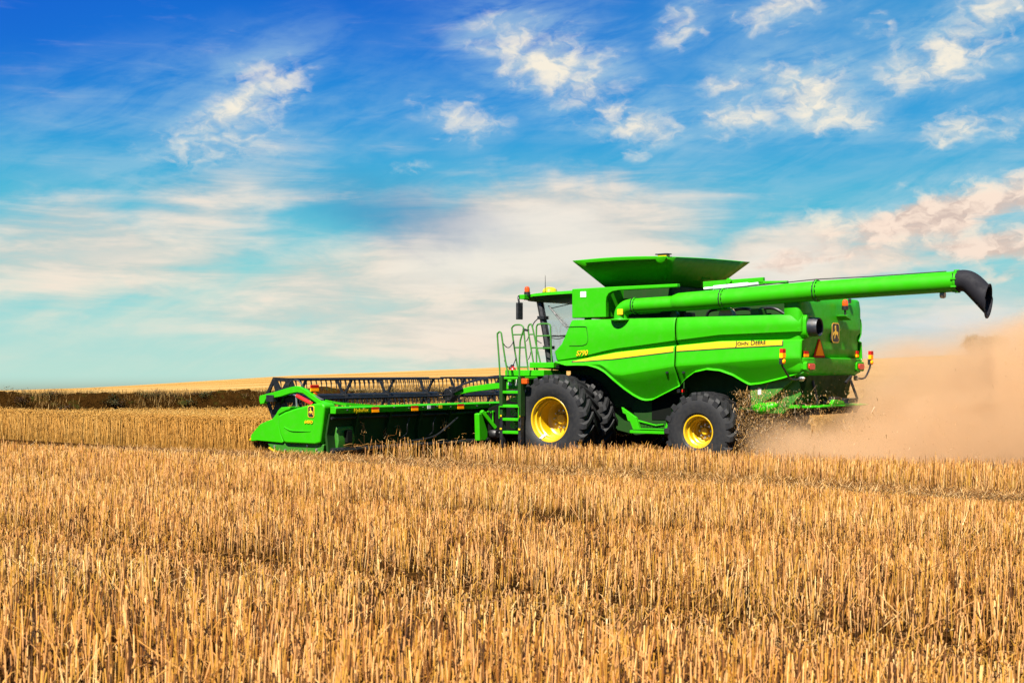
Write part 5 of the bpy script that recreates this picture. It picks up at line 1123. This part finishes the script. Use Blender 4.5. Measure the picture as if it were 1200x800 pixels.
pk = t.m('MULTIPLY', t.mr(az, 9, 14), t.mr(el, 3.2, 8, 1, 0)); pcol = t.mix(t.m('MULTIPLY', pk, .6), pcol, t.mix(t.mr(n_c, .4, .6), C4(206, 178, 160), C4(252, 220, 198)))
skc = t.mix(t.m('MULTIPLY', wis, .62), base, wcol); skc = t.mix(t.m('MULTIPLY', big, .88), skc, bcol); skc = t.mix(t.m('MULTIPLY', puf, .95), skc, pcol)
# grey veil under the big cloud
gv = field([(470, 250, 180, 60, -8, 1.0), (760, 265, 60, 40, 0, .0)]); skc = t.mix(t.m('MULTIPLY', gv, .58), skc, C4(66, 136, 188))
pg = field([(1090, 256, 230, 34, 15, 1.0), (1180, 230, 130, 34, 12, .9), (1170, 284, 150, 26, 10, .8), (960, 296, 120, 26, 16, .7)], 1.25); pgn = t.mr(t.m('MULTIPLY_ADD', t.m('SUBTRACT', n_h, .5), 1.6, t.m('MULTIPLY_ADD', t.m('SUBTRACT', n_c, .5), .8, pg)), .25, .95); skc = t.mix(t.m('MULTIPLY', pgn, .85), skc, t.mix(t.mr(t.m('MULTIPLY_ADD', n_c, .6, t.m('MULTIPLY', n_f, .4)), .42, .58), C4(218, 192, 178), C4(252, 228, 210)))
rb = field([(1120, 392, 170, 50, 0, 1.0)]); skc = t.mix(t.m('MULTIPLY', rb, .6), skc, C4(198, 222, 232))
skc = t.mix(t.mr(el, -1.5, -.2, 1, 0), skc, C4(150, 130, 95))
t.l.new(skc, bg.inputs[0])

# ================================================================== SUN, CAMERA, RENDER
sl = bpy.data.lights.new('sun', 'SUN'); sl.energy = 5.0; sl.angle = R(.53); sl.color = (1, .93, .82)
so2 = bpy.data.objects.new('sun', sl); col.objects.link(so2); so2.rotation_euler = (-sun_dir).to_track_quat('-Z', 'Y').to_euler(); so2.location = (-20, -30, 60)
cam = bpy.data.cameras.new('camera'); cam.sensor_width = 36; cam.lens = 48; cam.shift_y = 32 / 1200; cam.clip_start = .05; cam.clip_end = 6000
cam.dof.use_dof = True; cam.dof.focus_distance = 29; cam.dof.aperture_fstop = 9
co = bpy.data.objects.new('camera', cam); col.objects.link(co); co.location = (0, 0, CAM_Z); co.rotation_euler = (R(90), 0, 0); scene.camera = co
vs = scene.view_settings; scene.display_settings.display_device = 'sRGB'; vs.view_transform = 'Standard'; vs.look = 'None'; vs.exposure = EXPO; vs.gamma = 1; vs.use_curve_mapping = False
cy_ = scene.cycles; cy_.use_denoising = True
try: cy_.denoiser = 'OPENIMAGEDENOISE'
except Exception: pass
cy_.max_bounces = 8; cy_.diffuse_bounces = 3; cy_.glossy_bounces = 3; cy_.transparent_max_bounces = 8; cy_.volume_bounces = 2; cy_.volume_step_rate = 2.0; cy_.volume_max_steps = 96
cy_.sample_clamp_indirect = 6; cy_.use_adaptive_sampling = True; cy_.adaptive_threshold = .015
